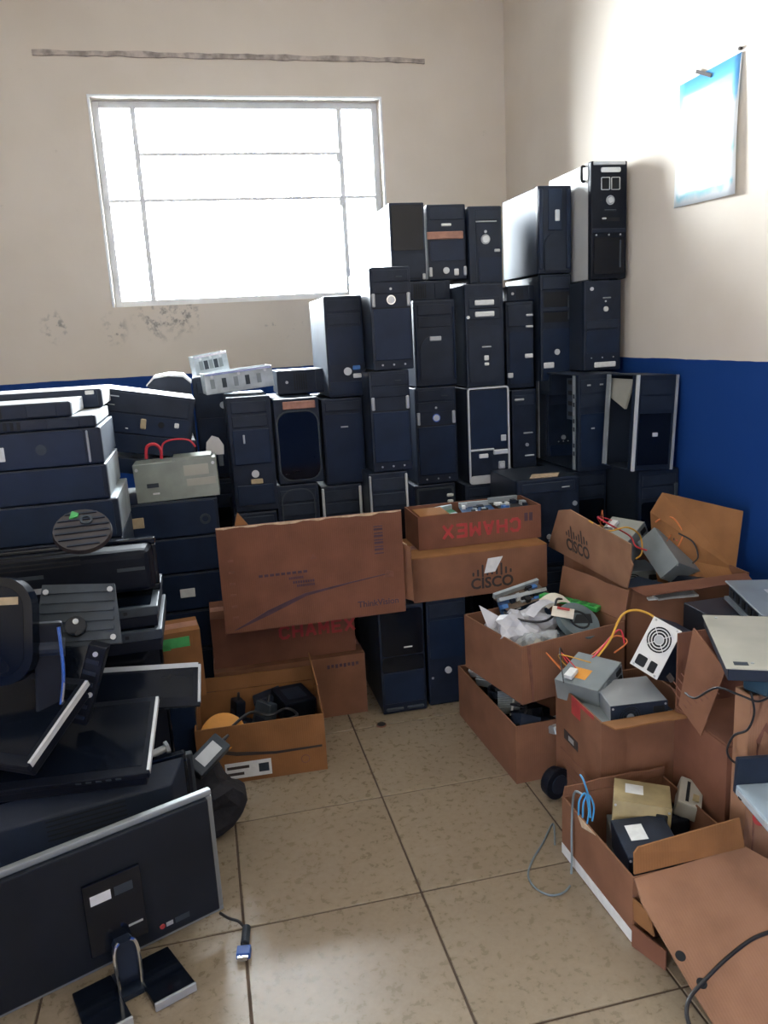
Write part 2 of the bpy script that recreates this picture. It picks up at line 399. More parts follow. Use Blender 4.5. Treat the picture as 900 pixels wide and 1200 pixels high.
win = bpy.data.objects.new('window_1', None); COL.objects.link(win); win.location = (0, WALL_Y+0.07, 0)
struct(win, 'white steel window of tilting panes filled with bright daylight')
fy0, fy1 = 0.0, 0.05
b = MB()
b.box(WX0, WX0+.035, fy0, fy1, WZ0, WZ1); b.box(WX1-.035, WX1, fy0, fy1, WZ0, WZ1)
b.box(WX0+.035, WX1-.035, fy0, fy1, WZ1-.035, WZ1); b.box(WX0+.035, WX1-.035, fy0, fy1, WZ0, WZ0+.035)
b.build('window_frame', M_FRAME, win, bevel=0.004)
mx0 = at(163, 200, WALL_Y+0.07).x; mx1 = at(401, 200, WALL_Y+0.07).x
for x in (mx0, mx1):
    MB().box(x-.014, x+.014, fy0, fy1, WZ0+.035, WZ1-.035).build('mullion', M_FRAME, win, bevel=0.003)
zs = [WZ0+.035] + [at(280, v, WALL_Y+0.07).z for v in (233, 180)] + [WZ1-.035]
for z in zs[1:-1]:
    MB().box(mx0+.014, mx1-.014, fy0+.005, fy1-.005, z-.008, z+.008).build('glazing_bar', M_FRAME, win, bevel=0.002)
for z in (zs[1],):
    MB().box(WX0+.035, mx0-.014, fy0+.005, fy1-.005, z-.008, z+.008).build('glazing_bar', M_FRAME, win, bevel=0.002)
    MB().box(mx1+.014, WX1-.035, fy0+.005, fy1-.005, z-.008, z+.008).build('glazing_bar', M_FRAME, win, bevel=0.002)
for k in range(3):
    MB().box(mx0+.014, mx1-.014, 0.022, 0.026, zs[k]+.008*(k > 0), zs[k+1]-.008*(k < 2)).build('pane', M_GLASS, win)
for xa, xb in ((WX0+.035, mx0-.014), (mx1+.014, WX1-.035)):
    MB().box(xa, xb, 0.022, 0.026, zs[0], zs[1]-.008).build('pane', M_GLASS, win)
    MB().box(xa, xb, 0.022, 0.026, zs[1]+.008, zs[3]).build('pane', M_GLASS, win)
for z in zs[1:-1]:
    MB().box(mx1-.03, mx1-.012, -0.02, 0.0, z-.05, z-.01).build('pivot_catch', M_FRAME, win, bevel=0.002)
# white rendered edge of the opening
b = MB()
b.box(WX0-.012, WX0, -0.008, 0.0, WZ0, WZ1+.012); b.box(WX1, WX1+.012, -0.008, 0.0, WZ0, WZ1+.012); b.box(WX0, WX1, -0.008, 0.0, WZ1, WZ1+.012)
o = b.build('trim_1', M_FRAME); o.location = (0, WALL_Y, 0); struct(o, 'thin white rendered edge around the window opening')

# long plaster scar where a curtain rail hung
pa = at(37.6, 61.4, WALL_Y); pb = at(497, 71.8, WALL_Y)
b = MB(); n = 40
top = []; bot = []
for i in range(n+1):
    x = pa.x+(pb.x-pa.x)*i/n; z = pa.z+(pb.z-pa.z)*i/n
    top.append((x, z+.012+random.uniform(-.004,.004))); bot.append((x, z-.012+random.uniform(-.004,.004)))
b.prism(bot+top[::-1], WALL_Y-0.012, WALL_Y, 'y')
struct(b.build('trim_2', mat('rough_scar_plaster', (0.43,0.37,0.33), 0.9, var=0.35, scale=22, bump=0.6, bscale=60)), 'long grey-brown plaster scar above the window')

# poster on the right wall
def poster_material():
    m = bpy.data.materials.new('printed_poster'); m.use_nodes = True
    nt = m.node_tree; N = nt.nodes; L = nt.links; b = N['Principled BSDF']
    tc = N.new('ShaderNodeTexCoord'); sp = N.new('ShaderNodeSeparateXYZ'); L.new(tc.outputs['Generated'], sp.inputs[0])
    nz = N.new('ShaderNodeTexNoise'); nz.inputs['Scale'].default_value = 3.0; nz.inputs['Detail'].default_value = 5; L.new(tc.outputs['Generated'], nz.inputs['Vector'])
    ma = N.new('ShaderNodeMath'); ma.operation = 'MULTIPLY_ADD'; ma.inputs[1].default_value = 0.16; L.new(nz.outputs['Fac'], ma.inputs[0])
    L.new(sp.outputs['Z'], ma.inputs[2])
    cr = N.new('ShaderNodeValToRGB'); e = cr.color_ramp.elements
    W = (0.80,0.84,0.86,1)
    e[0].position = 0.0; e[0].color = W; e[1].position = 1.0; e[1].color = (0.10,0.36,0.72,1)
    for p, c in ((0.13,W),(0.18,(0.35,0.66,0.74,1)),(0.22,W),(0.38,W),(0.43,(0.50,0.78,0.78,1)),(0.50,W),(0.74,W),(0.80,(0.25,0.56,0.82,1)),(0.95,(0.10,0.36,0.74,1))):
        k = e.new(p); k.color = c
    L.new(ma.outputs[0], cr.inputs['Fac'])
    # white paper margin
    ab = N.new('ShaderNodeMath'); ab.operation = 'SUBTRACT'; ab.inputs[1].default_value = 0.5; L.new(sp.outputs['Y'], ab.inputs[0])
    a2 = N.new('ShaderNodeMath'); a2.operation = 'ABSOLUTE'; L.new(ab.outputs[0], a2.inputs[0])
    gt = N.new('ShaderNodeMath'); gt.operation = 'GREATER_THAN'; gt.inputs[1].default_value = 0.46; L.new(a2.outputs[0], gt.inputs[0])
    mx = N.new('ShaderNodeMix'); mx.data_type = 'RGBA'; L.new(gt.outputs[0], mx.inputs['Factor']); L.new(cr.outputs['Color'], mx.inputs['A']); mx.inputs['B'].default_value = W
    L.new(mx.outputs['Result'], b.inputs['Base Color']); b.inputs['Roughness'].default_value = 0.4
    return m
c = [atx(795.5,101,WALL_X-.004), atx(870,60,WALL_X-.006), atx(862,227,WALL_X-.018), atx(789.5,244,WALL_X-.006)]
pt = thing('poster', 'pale blue and white seaside poster pinned on the right wall', 'poster', (WALL_X-.006, c[1].y, c[1].z))
b = MB(); n = 8; off = Vector(pt.location)
vs = []
for i in range(n+1):
    for j in range(n+1):
        s, t = i/n, j/n
        p = (c[0]*(1-s)+c[1]*s)*(1-t)+(c[3]*(1-s)+c[2]*s)*t
        p.x -= 0.006*math.sin(PI*t)*s + 0.003*math.sin(2.5*PI*s)*t
        p.x = min(p.x, WALL_X-.002)
        vs.append(p-off)
k = len(vs); vs += [p+Vector((0.0006,0,0)) for p in vs]
fs = []
for i in range(n):
    for j in range(n):
        a = i*(n+1)+j; q = (a, a+1, a+n+2, a+n+1); fs.append(q); fs.append(tuple(x+k for x in reversed(q)))
for i in range(n):
    for a, d in ((i, i+1), (n*(n+1)+i, n*(n+1)+i+1), (i*(n+1), (i+1)*(n+1)), (i*(n+1)+n, (i+1)*(n+1)+n)): fs.append((a, d, d+k, a+k))
b.add(vs, fs).build('paper_sheet', poster_material(), pt, smooth=True)
for q in (c[1],):
    MB().cyl(q-off+Vector((-.006,0.01,0.012)), q-off+Vector((0.004,0.01,0.012)), 0.006, 8).build('pin', M_INK, pt)
pp = atx(825,86,WALL_X-.008)-off
MB().box(-.003,.0, -.05,.05, -.006,.006, Matrix.Translation(pp) @ Matrix.Rotation(0.42,4,'X')).build('tape_strip', M_INK, pt)
# ------------------------------------------------------------------ computer towers
# local frame of a tower: X across the front, front face at y=0 looking to -Y, Z up from its base
def tower(name, label, w, h, d, loc, rot, feats, fm=None, cm=None, group=None, bez=0.03, bevel=0.006, cat='computer'):
    fm = fm or M_BLACK; cm = cm or M_STEEL
    t = thing(name, label, cat, loc, rot, group)
    c = MB().box(-w/2+.002, w/2-.002, bez, d, 0.004, h-.003).build('case', cm, t, bevel=0.002, seg=1)
    f = MB().box(-w/2, w/2, 0, bez, 0.002, h).build('front_panel', fm, t, bevel=bevel)
    for sx in ((-1, 1) if w > .1 else ()):
        MB().box(sx*(w/2-.035)-.012, sx*(w/2-.035)+.012, 0.03, 0.06, 0.0, 0.004).build('foot', M_HOLE, t)
    X = lambda a: (a-.5)*w
    Z = lambda a: a*h
    for ft in feats:
        k = ft[0]
        if k == 'plate':      # name, x0,x1,z0,z1, mat, proud
            _, n, x0, x1, z0, z1, m, p = ft
            MB().box(X(x0), X(x1), -p, 0.004, Z(z0), Z(z1)).build(n, m, f, bevel=min(p*.6, .003), seg=1)
        elif k == 'slot':
            _, n, x0, x1, z0, z1 = ft
            MB().box(X(x0), X(x1), -.0008, 0.004, Z(z0), Z(z1)).build(n, M_HOLE, f)
        elif k == 'round':    # name, x,z,r(m), mat, proud
            _, n, x, z, r, m, p = ft
            MB().cyl((X(x), 0.004, Z(z)), (X(x), -p, Z(z)), r, 20).build(n, m, f)
        elif k == 'ring':
            _, n, x, z, r0, r1, m, p = ft
            MB().ring((X(x), 0.002, Z(z)), (0,-1,0), r0, r1, p+.002).build(n, m, f)
        elif k == 'rr':       # rounded panel
            _, n, x0, x1, z0, z1, rad, m, p = ft
            MB().prism(rrect(X(x0), X(x1), Z(z0), Z(z1), rad), -p, 0.004, 'y').build(n, m, f)
        elif k == 'frame':    # rounded outline band
            _, n, x0, x1, z0, z1, rad, wd_, m, p = ft
            o_ = rrect(X(x0), X(x1), Z(z0), Z(z1), rad); i_ = rrect(X(x0)+wd_, X(x1)-wd_, Z(z0)+wd_, Z(z1)-wd_, max(rad-wd_, .001))
            mb = MB(); q = len(o_)
            vs = [(a,-p,b_) for a,b_ in o_]+[(a,-p,b_) for a,b_ in i_]+[(a,.003,b_) for a,b_ in o_]+[(a,.003,b_) for a,b_ in i_]
            fs = []
            for i in range(q):
                j = (i+1) % q
                fs += [(i,j,q+j,q+i),(2*q+i,3*q+i,3*q+j,2*q+j),(i,2*q+i,2*q+j,j),(q+i,q+j,3*q+j,3*q+i)]
            mb.add(vs, fs).build(n, m, f)
        elif k == 'arch':     # arched raised foot panel
            _, n, x0, x1, z0, z1, m, p = ft
            cx = (X(x0)+X(x1))/2; rx = (X(x1)-X(x0))/2; zz = Z(z1)-rx*.9
            pts = [(X(x0),Z(z0)),(X(x1),Z(z0))]+[(cx+rx*math.cos(PI*i/10), zz+rx*.9*math.sin(PI*i/10)) for i in range(11)]
            MB().prism(pts, -p, .004, 'y').build(n, m, f)
        elif k == 'dots':
            _, n, xs, z, r, m = ft
            for x in xs: MB().cyl((X(x), 0.003, Z(z)), (X(x), -.002, Z(z)), r, 10).build(n, m, f)
        elif k == 'vents':
            _, n, x0, x1, z0, z1, cnt = ft
            for i in range(cnt):
                zz = z0+(z1-z0)*(i+.2)/cnt
                MB().box(X(x0), X(x1), -.001, .004, Z(zz), Z(zz+(z1-z0)*.5/cnt)).build(n, M_HOLE, f)
        elif k == 'text':
            _, n, s, x, z, size, m = ft
            lettering(n, s, size, m, f, (X(x), -.0015, Z(z)), (PI/2,0,0))
    return t

def optiplex(badge=True, m2=None):
    """black business tower: upper bay block with a silver grip each side, ring badge, plain door, row of ports"""
    m2 = m2 or M_NAVY
    L_ = [('plate','drive_cover',.06,.94,.86,.97,M_BLACK,.003), ('plate','drive_cover',.06,.94,.745,.85,M_BLACK,.003),
          ('plate','door_panel',.05,.95,.10,.60,m2,.004), ('slot','seam_gap',.03,.97,.605,.615),
          ('plate','grip',.03,.11,.62,.75,M_SILVER,.006), ('plate','grip',.89,.97,.62,.75,M_SILVER,.006),
          ('dots','port',(.22,.5,.78),.055,.004,M_SILVER), ('plate','eject_button',.62,.80,.895,.91,M_LGREY,.005)]
    if badge: L_ += [('round','badge',.5,.685,.014,M_BRIGHT,.006), ('ring','badge_ring',.5,.685,.014,.018,M_CHROME,.004), ('round','power_button',.5,.79,.005,M_BRIGHT,.005)]
    return L_
def hparch():
    return [('plate','drive_cover',.10,.90,.83,.95,M_BLACK,.003), ('plate','drive_cover',.10,.90,.69,.81,M_BLACK,.003),
            ('arch','arch_panel',.12,.88,.10,.60,M_BLACK2,.005), ('plate','nameplate',.36,.64,.53,.585,M_SILVER,.008),
            ('dots','lamp',(.46,.54),.40,.003,M_BRIGHT), ('dots','port',(.25,.5,.75),.15,.004,M_SILVER),
            ('plate','side_rib',.02,.07,.08,.92,M_NAVY,.006), ('plate','side_rib',.93,.98,.08,.92,M_NAVY,.006)]
def bays(n=3, btn=.35):
    L_ = []
    for i in range(n):
        z1 = .96-.125*i
        L_ += [('plate','drive_cover',.08,.92,z1-.11,z1,M_BLACK2,.004), ('plate','eject_button',.70,.84,z1-.075,z1-.058,M_SILVER,.006)]
    L_ += [('round','power_button',.5,btn,.011,M_SILVER,.006), ('plate','lower_panel',.08,.92,.05,btn-.08,M_NAVY,.003), ('dots','port',(.35,.5,.65),btn-.045,.003,M_SILVER)]
    return L_
def plain():
    return [('plate','drive_cover',.08,.92,.84,.95,M_BLACK2,.003), ('plate','drive_cover',.08,.92,.71,.82,M_BLACK2,.003), ('rr','glossy_panel',.07,.93,.06,.67,.012,M_GLOSS,.003)]
def slim():
    return [('plate','drive_cover',.10,.90,.70,.90,M_BLACK2,.003), ('round','power_button',.5,.18,.006,M_SILVER,.004), ('vents','vent',.15,.85,.30,.55,6)]

TOP = {}
def stand(key, u0, u1, vtop, y, label, feats, z0=None, on=None, d=0.42, name='tower_computer', fm=None, cm=None, vbot=None, hfix=None, tilt=0.0, yaw=0.0, xs=None, group=None, dz=0.0):
    """an upright tower whose front face spans columns u0..u1 at depth y, resting on z0 / on another tower"""
    if z0 is None: z0 = TOP[on] if on else 0.0
    ztop = hfix+z0 if hfix else at((u0+u1)/2, vtop, y).z
    zm = (z0+ztop)/2
    vm = vtop + 50
    x0 = at(u0, vm, y).x; x1 = at(u1, vm, y).x
    if xs: x0, x1 = xs
    TOP[key] = ztop
    return tower(name, label, x1-x0-.004, ztop-z0-.001, d, ((x0+x1)/2, y, z0), (0, tilt, yaw), feats, fm, cm, group)
def lying(key, u1, vtop, y, length, label, feats, z0=None, on=None, d=0.40, h=None, cm=None, fm=None, yaw=0.0, name='tower_computer', roll=0.0, xr=None, zfix=None):
    """a tower on its side: long front face horizontal, right front edge at column u1"""
    if z0 is None: z0 = TOP[on] if on else 0.0
    p = at(u1, vtop, y)
    ztop = p.z if h is None else z0+h
    TOP[key] = ztop
    xr = p.x if xr is None else xr
    hh = ztop-z0-.001
    # local Z -> world +X, so the base is at the left end
    M = Matrix.Translation((xr, y, z0+.0005)) @ Matrix.Rotation(yaw, 4, 'Z') @ Matrix.Rotation(roll, 4, 'Y') @ Matrix.Translation((-length, 0, hh/2)) @ Matrix.Rotation(PI/2, 4, 'Y')
    t = tower(name, label, hh, length, d, (0,0,0), (0,0,0), feats, fm, cm)
    t.matrix_world = M
    return t

STK = lambda n, x0, x1, z0, z1, m, p=.0045: ('plate', n, x0, x1, z0, z1, m, p)
WH = lambda x, z, w=.12, h=.025: STK('sticker', x-w/2, x+w/2, z-h/2, z+h/2, M_WHITE, .007)

# lower two hidden/half-hidden rows of the back stack
Z5, Z4 = 0.375, 0.72
low = [(268,325,3.2), (327,377,3.2), (379,426,3.25), (434,482,3.1), (487,536,3.4), (546,596,3.35), (600,640,3.4)]
for i, (a, b_, y) in enumerate(low):
    stand('f%d' % i, a, b_, 0, y, 'black tower computer at floor level hidden behind the cardboard boxes', plain(), hfix=Z5, xs=(at(a,560,y).x, at(b_,560,y).x), group='floor row of the back stack')
stand('p1', 327,377,567,3.2,'black tower with glossy oval front under the curved glossy tower', plain()+[('frame','oval_trim',.10,.90,.25,.96,.05,.005,M_LGREY,.005)], on='f1')
stand('p2', 379,427,568,3.25,'black tower with bright silver side strips behind the big brown box', plain()+[('plate','side_strip',.0,.07,.1,.98,M_BRIGHT,.006),('plate','side_strip',.93,1.0,.1,.98,M_BRIGHT,.006)], on='f2')
stand('p3', 434,480,553,3.1,'black tower with silver edges between big box and lid', plain()+[('plate','side_strip',.0,.06,.1,.98,M_SILVER,.006),('plate','side_strip',.94,1.0,.1,.98,M_BRIGHT,.006)], on='f3')
stand('p4', 487,536,567,3.4,'dark grey tower with small white label behind the upside-down red-lettered tray', [('frame','front_trim',.05,.95,.1,.96,.01,.01,M_LGREY,.005),WH(.86,.84,.16,.04),WH(.86,.76,.14,.04)], on='f4')
stand('p5', 546,596,566,3.35,'plain black tower under the silver-framed tower', plain(), on='f5')
stand('p6', 600,640,548,3.4,'narrow black tower low in the stack right of the silver-framed tower', bays(2), on='f6')

# main rows
stand('q1', 268,321,464,3.2,'tall black tower with ring badge and tan label beside grey drive cage',
      [('plate','drive_cover',.1,.9,.86,.96,M_BLACK2,.004),('plate','drive_cover',.1,.9,.74,.84,M_BLACK2,.004),('plate','lower_panel',.08,.92,.06,.24,M_NAVY,.004),
       ('plate','door_panel',.08,.92,.42,.72,M_NAVY,.004),('round','badge',.52,.335,.015,M_BRIGHT,.007),STK('tan_label',.40,.68,.245,.29,M_TAN),('plate','nameplate',.30,.36,.60,.68,M_SILVER,.006)], on=None, z0=0.72, cm=M_STEEL_L)
stand('q0f', 268,321,0,3.2,'black tower under the tall tower with the tan label', plain(), on='f0', hfix=0.344, xs=(at(268,550,3.2).x, at(321,550,3.2).x))
stand('q2', 323,377,466,3.2,'glossy black tower with curved front and brown tape on top',
      [('frame','front_trim',.03,.97,.04,.86,.05,.005,M_LGREY,.006),('rr','glossy_panel',.06,.94,.06,.84,.045,M_GLOSS,.007),STK('tape_patch',.20,.92,.875,.965,M_TAPE),WH(.42,.15,.18,.035),WH(.20,.13,.14,.02)], on='p1', cm=M_STEEL_L)
stand('q3', 379,428,466,3.25,'plain black tower with one tiny nameplate under the blue-stickered tower', [('plate','drive_cover',.08,.92,.86,.96,M_BLACK2,.003),('slot','seam_gap',.05,.95,.845,.85),('plate','nameplate',.42,.62,.66,.685,M_SILVER,.004),('rr','door_panel',.05,.95,.04,.82,.01,M_NAVY,.003)], on='p2')
stand('r1', 381,427,346,3.25,'black tower with ring badge and blue sticker standing leftmost below the window corner',
      [('plate','drive_cover',.08,.92,.85,.96,M_BLACK2,.003),('plate','drive_cover',.08,.92,.72,.83,M_BLACK2,.003),('dots','lamp',(.12,.2,.28),.78,.003,M_BRIGHT),('rr','door_panel',.05,.95,.33,.70,.01,M_NAVY,.003),
       ('round','badge',.52,.26,.016,M_BRIGHT,.006),STK('blue_sticker',.66,.86,.27,.315,M_BLUESTK),STK('white_label',.66,.88,.19,.235,M_WHITE),('plate','lower_panel',.05,.95,.03,.16,M_NAVY,.003)], on='q3', cm=M_STEEL_L)
stand('q4', 434,482,434,3.1,'black tower with silver grips under the one that carries the window-side top tower', optiplex(False), on='p3')
stand('r2', 434,483,312,3.1,'black tower with round silver badge in front of the leftmost top tower', optiplex(), on='q4')
stand('q5', 487,536,453,3.4,'black tower with round badge and two silver grips left of the silver-framed tower', optiplex(), on='p4')
stand('r3', 485,535,351,3.4,'black tower with arched front panel and small nameplate in the stack middle', hparch(), on='q5')
stand('q6', 548,597,453,3.35,'black tower with bright silver frame swooping across its front',
      [('frame','silver_frame',.0,1.0,.0,1.0,.014,.007,M_BRIGHT,.008),('plate','silver_band',.04,.62,.345,.365,M_BRIGHT,.008),('plate','silver_band',.60,.96,.295,.345,M_BRIGHT,.008),('rr','silver_base',.04,.96,.015,.085,.01,M_BRIGHT,.009),
       ('rr','glossy_panel',.06,.94,.37,.97,.012,M_NAVY,.006),('slot','card_slot',.66,.86,.31,.33),WH(.36,.29,.22,.045),STK('white_label',.78,.92,.43,.50,M_BRIGHT,.008),('round','emblem',.80,.18,.011,M_BRIGHT,.008),('plate','emblem_plate',.72,.88,.14,.22,M_SILVER,.006),('slot','handle_slot',.32,.62,.04,.055)], on='p5')
stand('r4', 545,591,332,3.35,'black tower with two white labels above each other on its drive covers',
      [('plate','drive_cover',.1,.9,.77,.87,M_BLACK2,.003),('plate','drive_cover',.1,.9,.66,.76,M_BLACK2,.003),STK('white_label',.25,.75,.795,.845,M_WHITE,.006),STK('white_label',.25,.75,.685,.735,M_WHITE,.006),('slot','seam_gap',.2,.82,.765,.77),
       ('rr','door_panel',.07,.93,.05,.60,.015,M_BLACK2,.004),('plate','nameplate',.40,.66,.385,.40,M_SILVER,.007),STK('white_label',.46,.58,.26,.31,M_WHITE,.007),STK('white_label',.46,.58,.21,.24,M_WHITE,.007),('round','sticker',.07,.685,.007,M_WHITE,.004)], on='q6', cm=M_STEEL_L)
stand('q7', 600,629,456,3.4,'narrow black tower with scattered silver bits right of the silver-framed tower', [('plate','drive_cover',.1,.9,.8,.93,M_BLACK2,.003),('plate','latch',.1,.5,.86,.89,M_SILVER,.006),('plate','latch',.45,.85,.44,.46,M_SILVER,.006),('round','power_button',.6,.30,.008,M_SILVER,.005),('plate','latch',.5,.9,.15,.17,M_BRIGHT,.006)], on='p6')
stand('r5', 593,626,353,3.45,'black tower with open empty bay and pale latch strips between badge and label towers',
      [('plate','drive_cover',.05,.95,.72,.97,M_BLACK2,.004),STK('latch_strip',.72,.98,.83,.855,M_BRIGHT,.007),STK('latch_strip',.70,.98,.70,.725,M_BRIGHT,.007),('rr','door_panel',.1,.9,.06,.66,.01,M_NAVY,.003),STK('sticker',.66,.96,.35,.40,M_WHITE,.006),STK('white_label',.02,.22,.13,.19,M_WHITE,.006),('dots','lamp',(.8,),.60,.004,M_SILVER)], on='q7')
# flat slim cases that bridge the rows
pA = at(457, 330, 3.52); pB = at(546, 330, 3.52)
z0 = TOP['r3']
tower('slim_desktop_computer', 'slim dark desktop case lying flat under the tower with brown tape', .085, .245, .36, ((0,0,0)), (0,0,0), slim(), M_BLACK, M_STEEL_L).matrix_world = \
    Matrix.Translation((pA.x+.03, 3.52, z0+.043)) @ Matrix.Rotation(PI/2, 4, 'Y')
TOP['slabA'] = z0+.0865
tower('slim_desktop_computer', 'thin dark desktop case lying flat under the widest top tower', .07, .145, .30, (0,0,0), (0,0,0), slim(), M_BLACK, M_STEEL).matrix_world = \
    Matrix.Translation((at(594,340,3.5).x, 3.5, TOP['r5']+.0355)) @ Matrix.Rotation(PI/2, 4, 'Y')
TOP['slabB'] = TOP['r5']+.071

# right part of the stack
zq = at(700, 551, 3.10).z
x8a, x8b = at(677,500,3.10).x, at(727,500,3.10).x
stand('p7', 668,726,0,3.12,'black tower low behind the box of loose power supplies', plain(), hfix=zq/2, xs=(x8a-.036, x8b-.05))
stand('p7b', 668,726,0,3.12,'dark tower under the tower with the missing side panel', [('dots','port',(.2,.5,.8),.93,.004,M_SILVER)]+plain(), hfix=zq/2-.001, xs=(x8a-.036, x8b-.05), on='p7')
zq9 = at(770, 551, 2.85).z
x9a, x9b = at(741,500,2.85).x, min(at(794,500,2.85).x, WALL_X-.012)
stand('p8', 0,0,0,2.87,'black tower at the foot of the blue wall', plain(), hfix=zq9/2, xs=(x8b-.045, WALL_X-.006))
stand('p8b', 0,0,0,2.87,'black tower with three ports under the tower showing a green board', [('dots','port',(.2,.45,.7),.92,.004,M_SILVER),STK('side_sticker',.88,.98,.6,.85,M_LGREY)]+plain(), hfix=zq9/2-.001, xs=(x8b-.045, WALL_X-.006), on='p8')
# low dark case with tan patch left of those
zb = at(648, 560, 3.0).z
xa, xb = at(606,590,3.0).x, x8a-.040
stand('p9', 0,0,0,3.0,'black tower standing on the floor below the tan-patched case', plain(), hfix=.40, xs=(xa, xb), d=.32)
t = stand('p9b', 0,0,0,3.0,'black case with a tan cardboard patch lying on its top', bays(1)+[('round','badge',.92,.70,.01,M_SILVER,.006)], z0=.40, hfix=zb-.40, xs=(xa, xb), d=.32)
pc = MB(); pc.prism([(-.07,.03),(.05,.02),(.09,.09),(-.03,.10)], zb-.40, zb-.397, 'z'); pc.build('tan_patch', M_CBE, t)

def open_tower(name, label, w, h, d, loc, rot, board, front_feats, rail_m, fm=M_BLACK, shallow=False):
    """tower with the left side panel off: floor, roof, back, right side, board, drive cage, rails, front panel"""
    t = thing(name, label, 'computer', loc, rot)
    MB().box(-w/2, w/2, .03, d, 0, .004).build('floor_plate', M_STEEL, t)
    MB().box(-w/2, w/2, .03, d, h-.004, h).build('roof_plate', M_STEEL, t)
    MB().box(w/2-.004, w/2, .03, d, .004, h-.004).build('side_panel', M_STEEL, t)
    bk = MB().box(-w/2, w/2-.004, d-.004, d, .004, h-.004).build('back_plate', M_STEEL, t)
    MB().box(-w/2, -w/2+.006, d-.03, d-.004, .004, h-.004).build('rear_rail', M_ZINC, bk)
    f = MB().box(-w/2, w/2, 0, .03, 0, h).build('front_panel', fm, t, bevel=.005)
    for n, x0, x1, z0, z1, m, p in front_feats:
        MB().box((x0-.5)*w, (x1-.5)*w, -p, .004, z0*h, z1*h).build(n, m, f)
    # board on the right side
    bo = MB().box(w/2-.012, w/2-.008, .05 if shallow else .16, d-.02, .04, h-.13).build('circuit_board', board, t)
    for i in range(9):
        y = random.uniform(.07 if shallow else .18, d-.05); z = random.uniform(.06, h-.18); s = random.uniform(.01, .025)
        MB().box(w/2-.012-random.uniform(.006,.02), w/2-.012, y, y+s, z, z+s*random.uniform(.6,1.6)).build('chip', random.choice([M_HOLE, M_WHITE, M_SILVER, M_BLACK2]), bo)
    for i in range(4):
        z = .07+.03*i
        MB().box(w/2-.022, w/2-.012, .07 if shallow else .19, min(.30, d-.03), z, z+.008).build('card_slot', random.choice([M_WHITE, M_LGREY]), bo)
    # power supply at the top rear
    if shallow:
        MB().prism([(.05,h-.02),(d-.01,h-.02),(d-.01,h-.10),(.10,h-.14)], -w/2+.02, -w/2+.03, 'x').build('drive_bracket', M_BEIGE, t)
        return t
    ps = MB().box(-w/2+.012, w/2-.014, d-.155, d-.006, h-.10, h-.008).build('power_supply', M_BLACK2, t)
    MB().box(-w/2+.0105, -w/2+.012, d-.13, d-.03, h-.085, h-.03).build('rating_label', M_LGREY, ps)
    # drive cage and perforated rail behind the front panel
    cg = MB().box(-w/2+.02, w/2-.014, .035, .15, h*.52, h-.02).build('drive_cage', M_STEEL_L, t)
    for i in range(4):
        MB().box(-w/2+.018, -w/2+.02, .05, .135, h*.56+i*.045, h*.56+i*.045+.018).build('cage_slot', M_HOLE, cg)
    rl = MB().box(-w/2, -w/2+.016, .03, .055, .004, h-.004).build('front_rail', rail_m, t)
    for i in range(10):
        MB().box(-w/2-.001, -w/2+.001, .034, .050, .03+i*(h-.06)/10, .03+i*(h-.06)/10+.018).build('rail_slot', M_LGREY if i % 3 else M_SILVER, rl)
    return t
open_tower('tower_computer', 'opened tower with side panel off showing its bare drive rails', x8b-x8a-.006, at(700,438,3.10).z-zq-.001, .44, ((x8a+x8b)/2, 3.10, zq), (0,0,0), M_PCB,
    [('drive_cover',.06,.94,.82,.95,M_BLACK2,.003),('drive_cover',.06,.94,.67,.80,M_BLACK2,.003),('lower_panel',.06,.94,.05,.60,M_NAVY,.003),('port',.2,.28,.885,.90,M_SILVER,.005),('port',.5,.58,.885,.90,M_SILVER,.005),('port',.3,.38,.44,.455,M_SILVER,.005),('port',.6,.68,.46,.475,M_SILVER,.005)], M_ZINC)
TOP['q8'] = at(700,438,3.10).z
w9 = x9b-x9a-.01
open_tower('tower_computer', 'opened tower leaning by the blue wall with a green circuit board showing', w9, at(770,436,2.85).z-zq9-.012, .215, ((x9a+x9b)/2-.012, 2.85, zq9+.002), (0,R(3.2),R(4)), M_PCB,
    [('front_trim',0,.06,0,1,M_BRIGHT,.006),('front_trim',.95,1,0,1,M_SILVER,.006),('lower_panel',.12,.88,.06,.60,M_GLOSS,.003),('drive_cover',.12,.88,.64,.78,M_BLACK2,.003),('drive_cover',.12,.88,.80,.94,M_BLACK2,.003),('power_button',.45,.57,.36,.40,M_BRIGHT,.006)], M_ZINC, shallow=True)
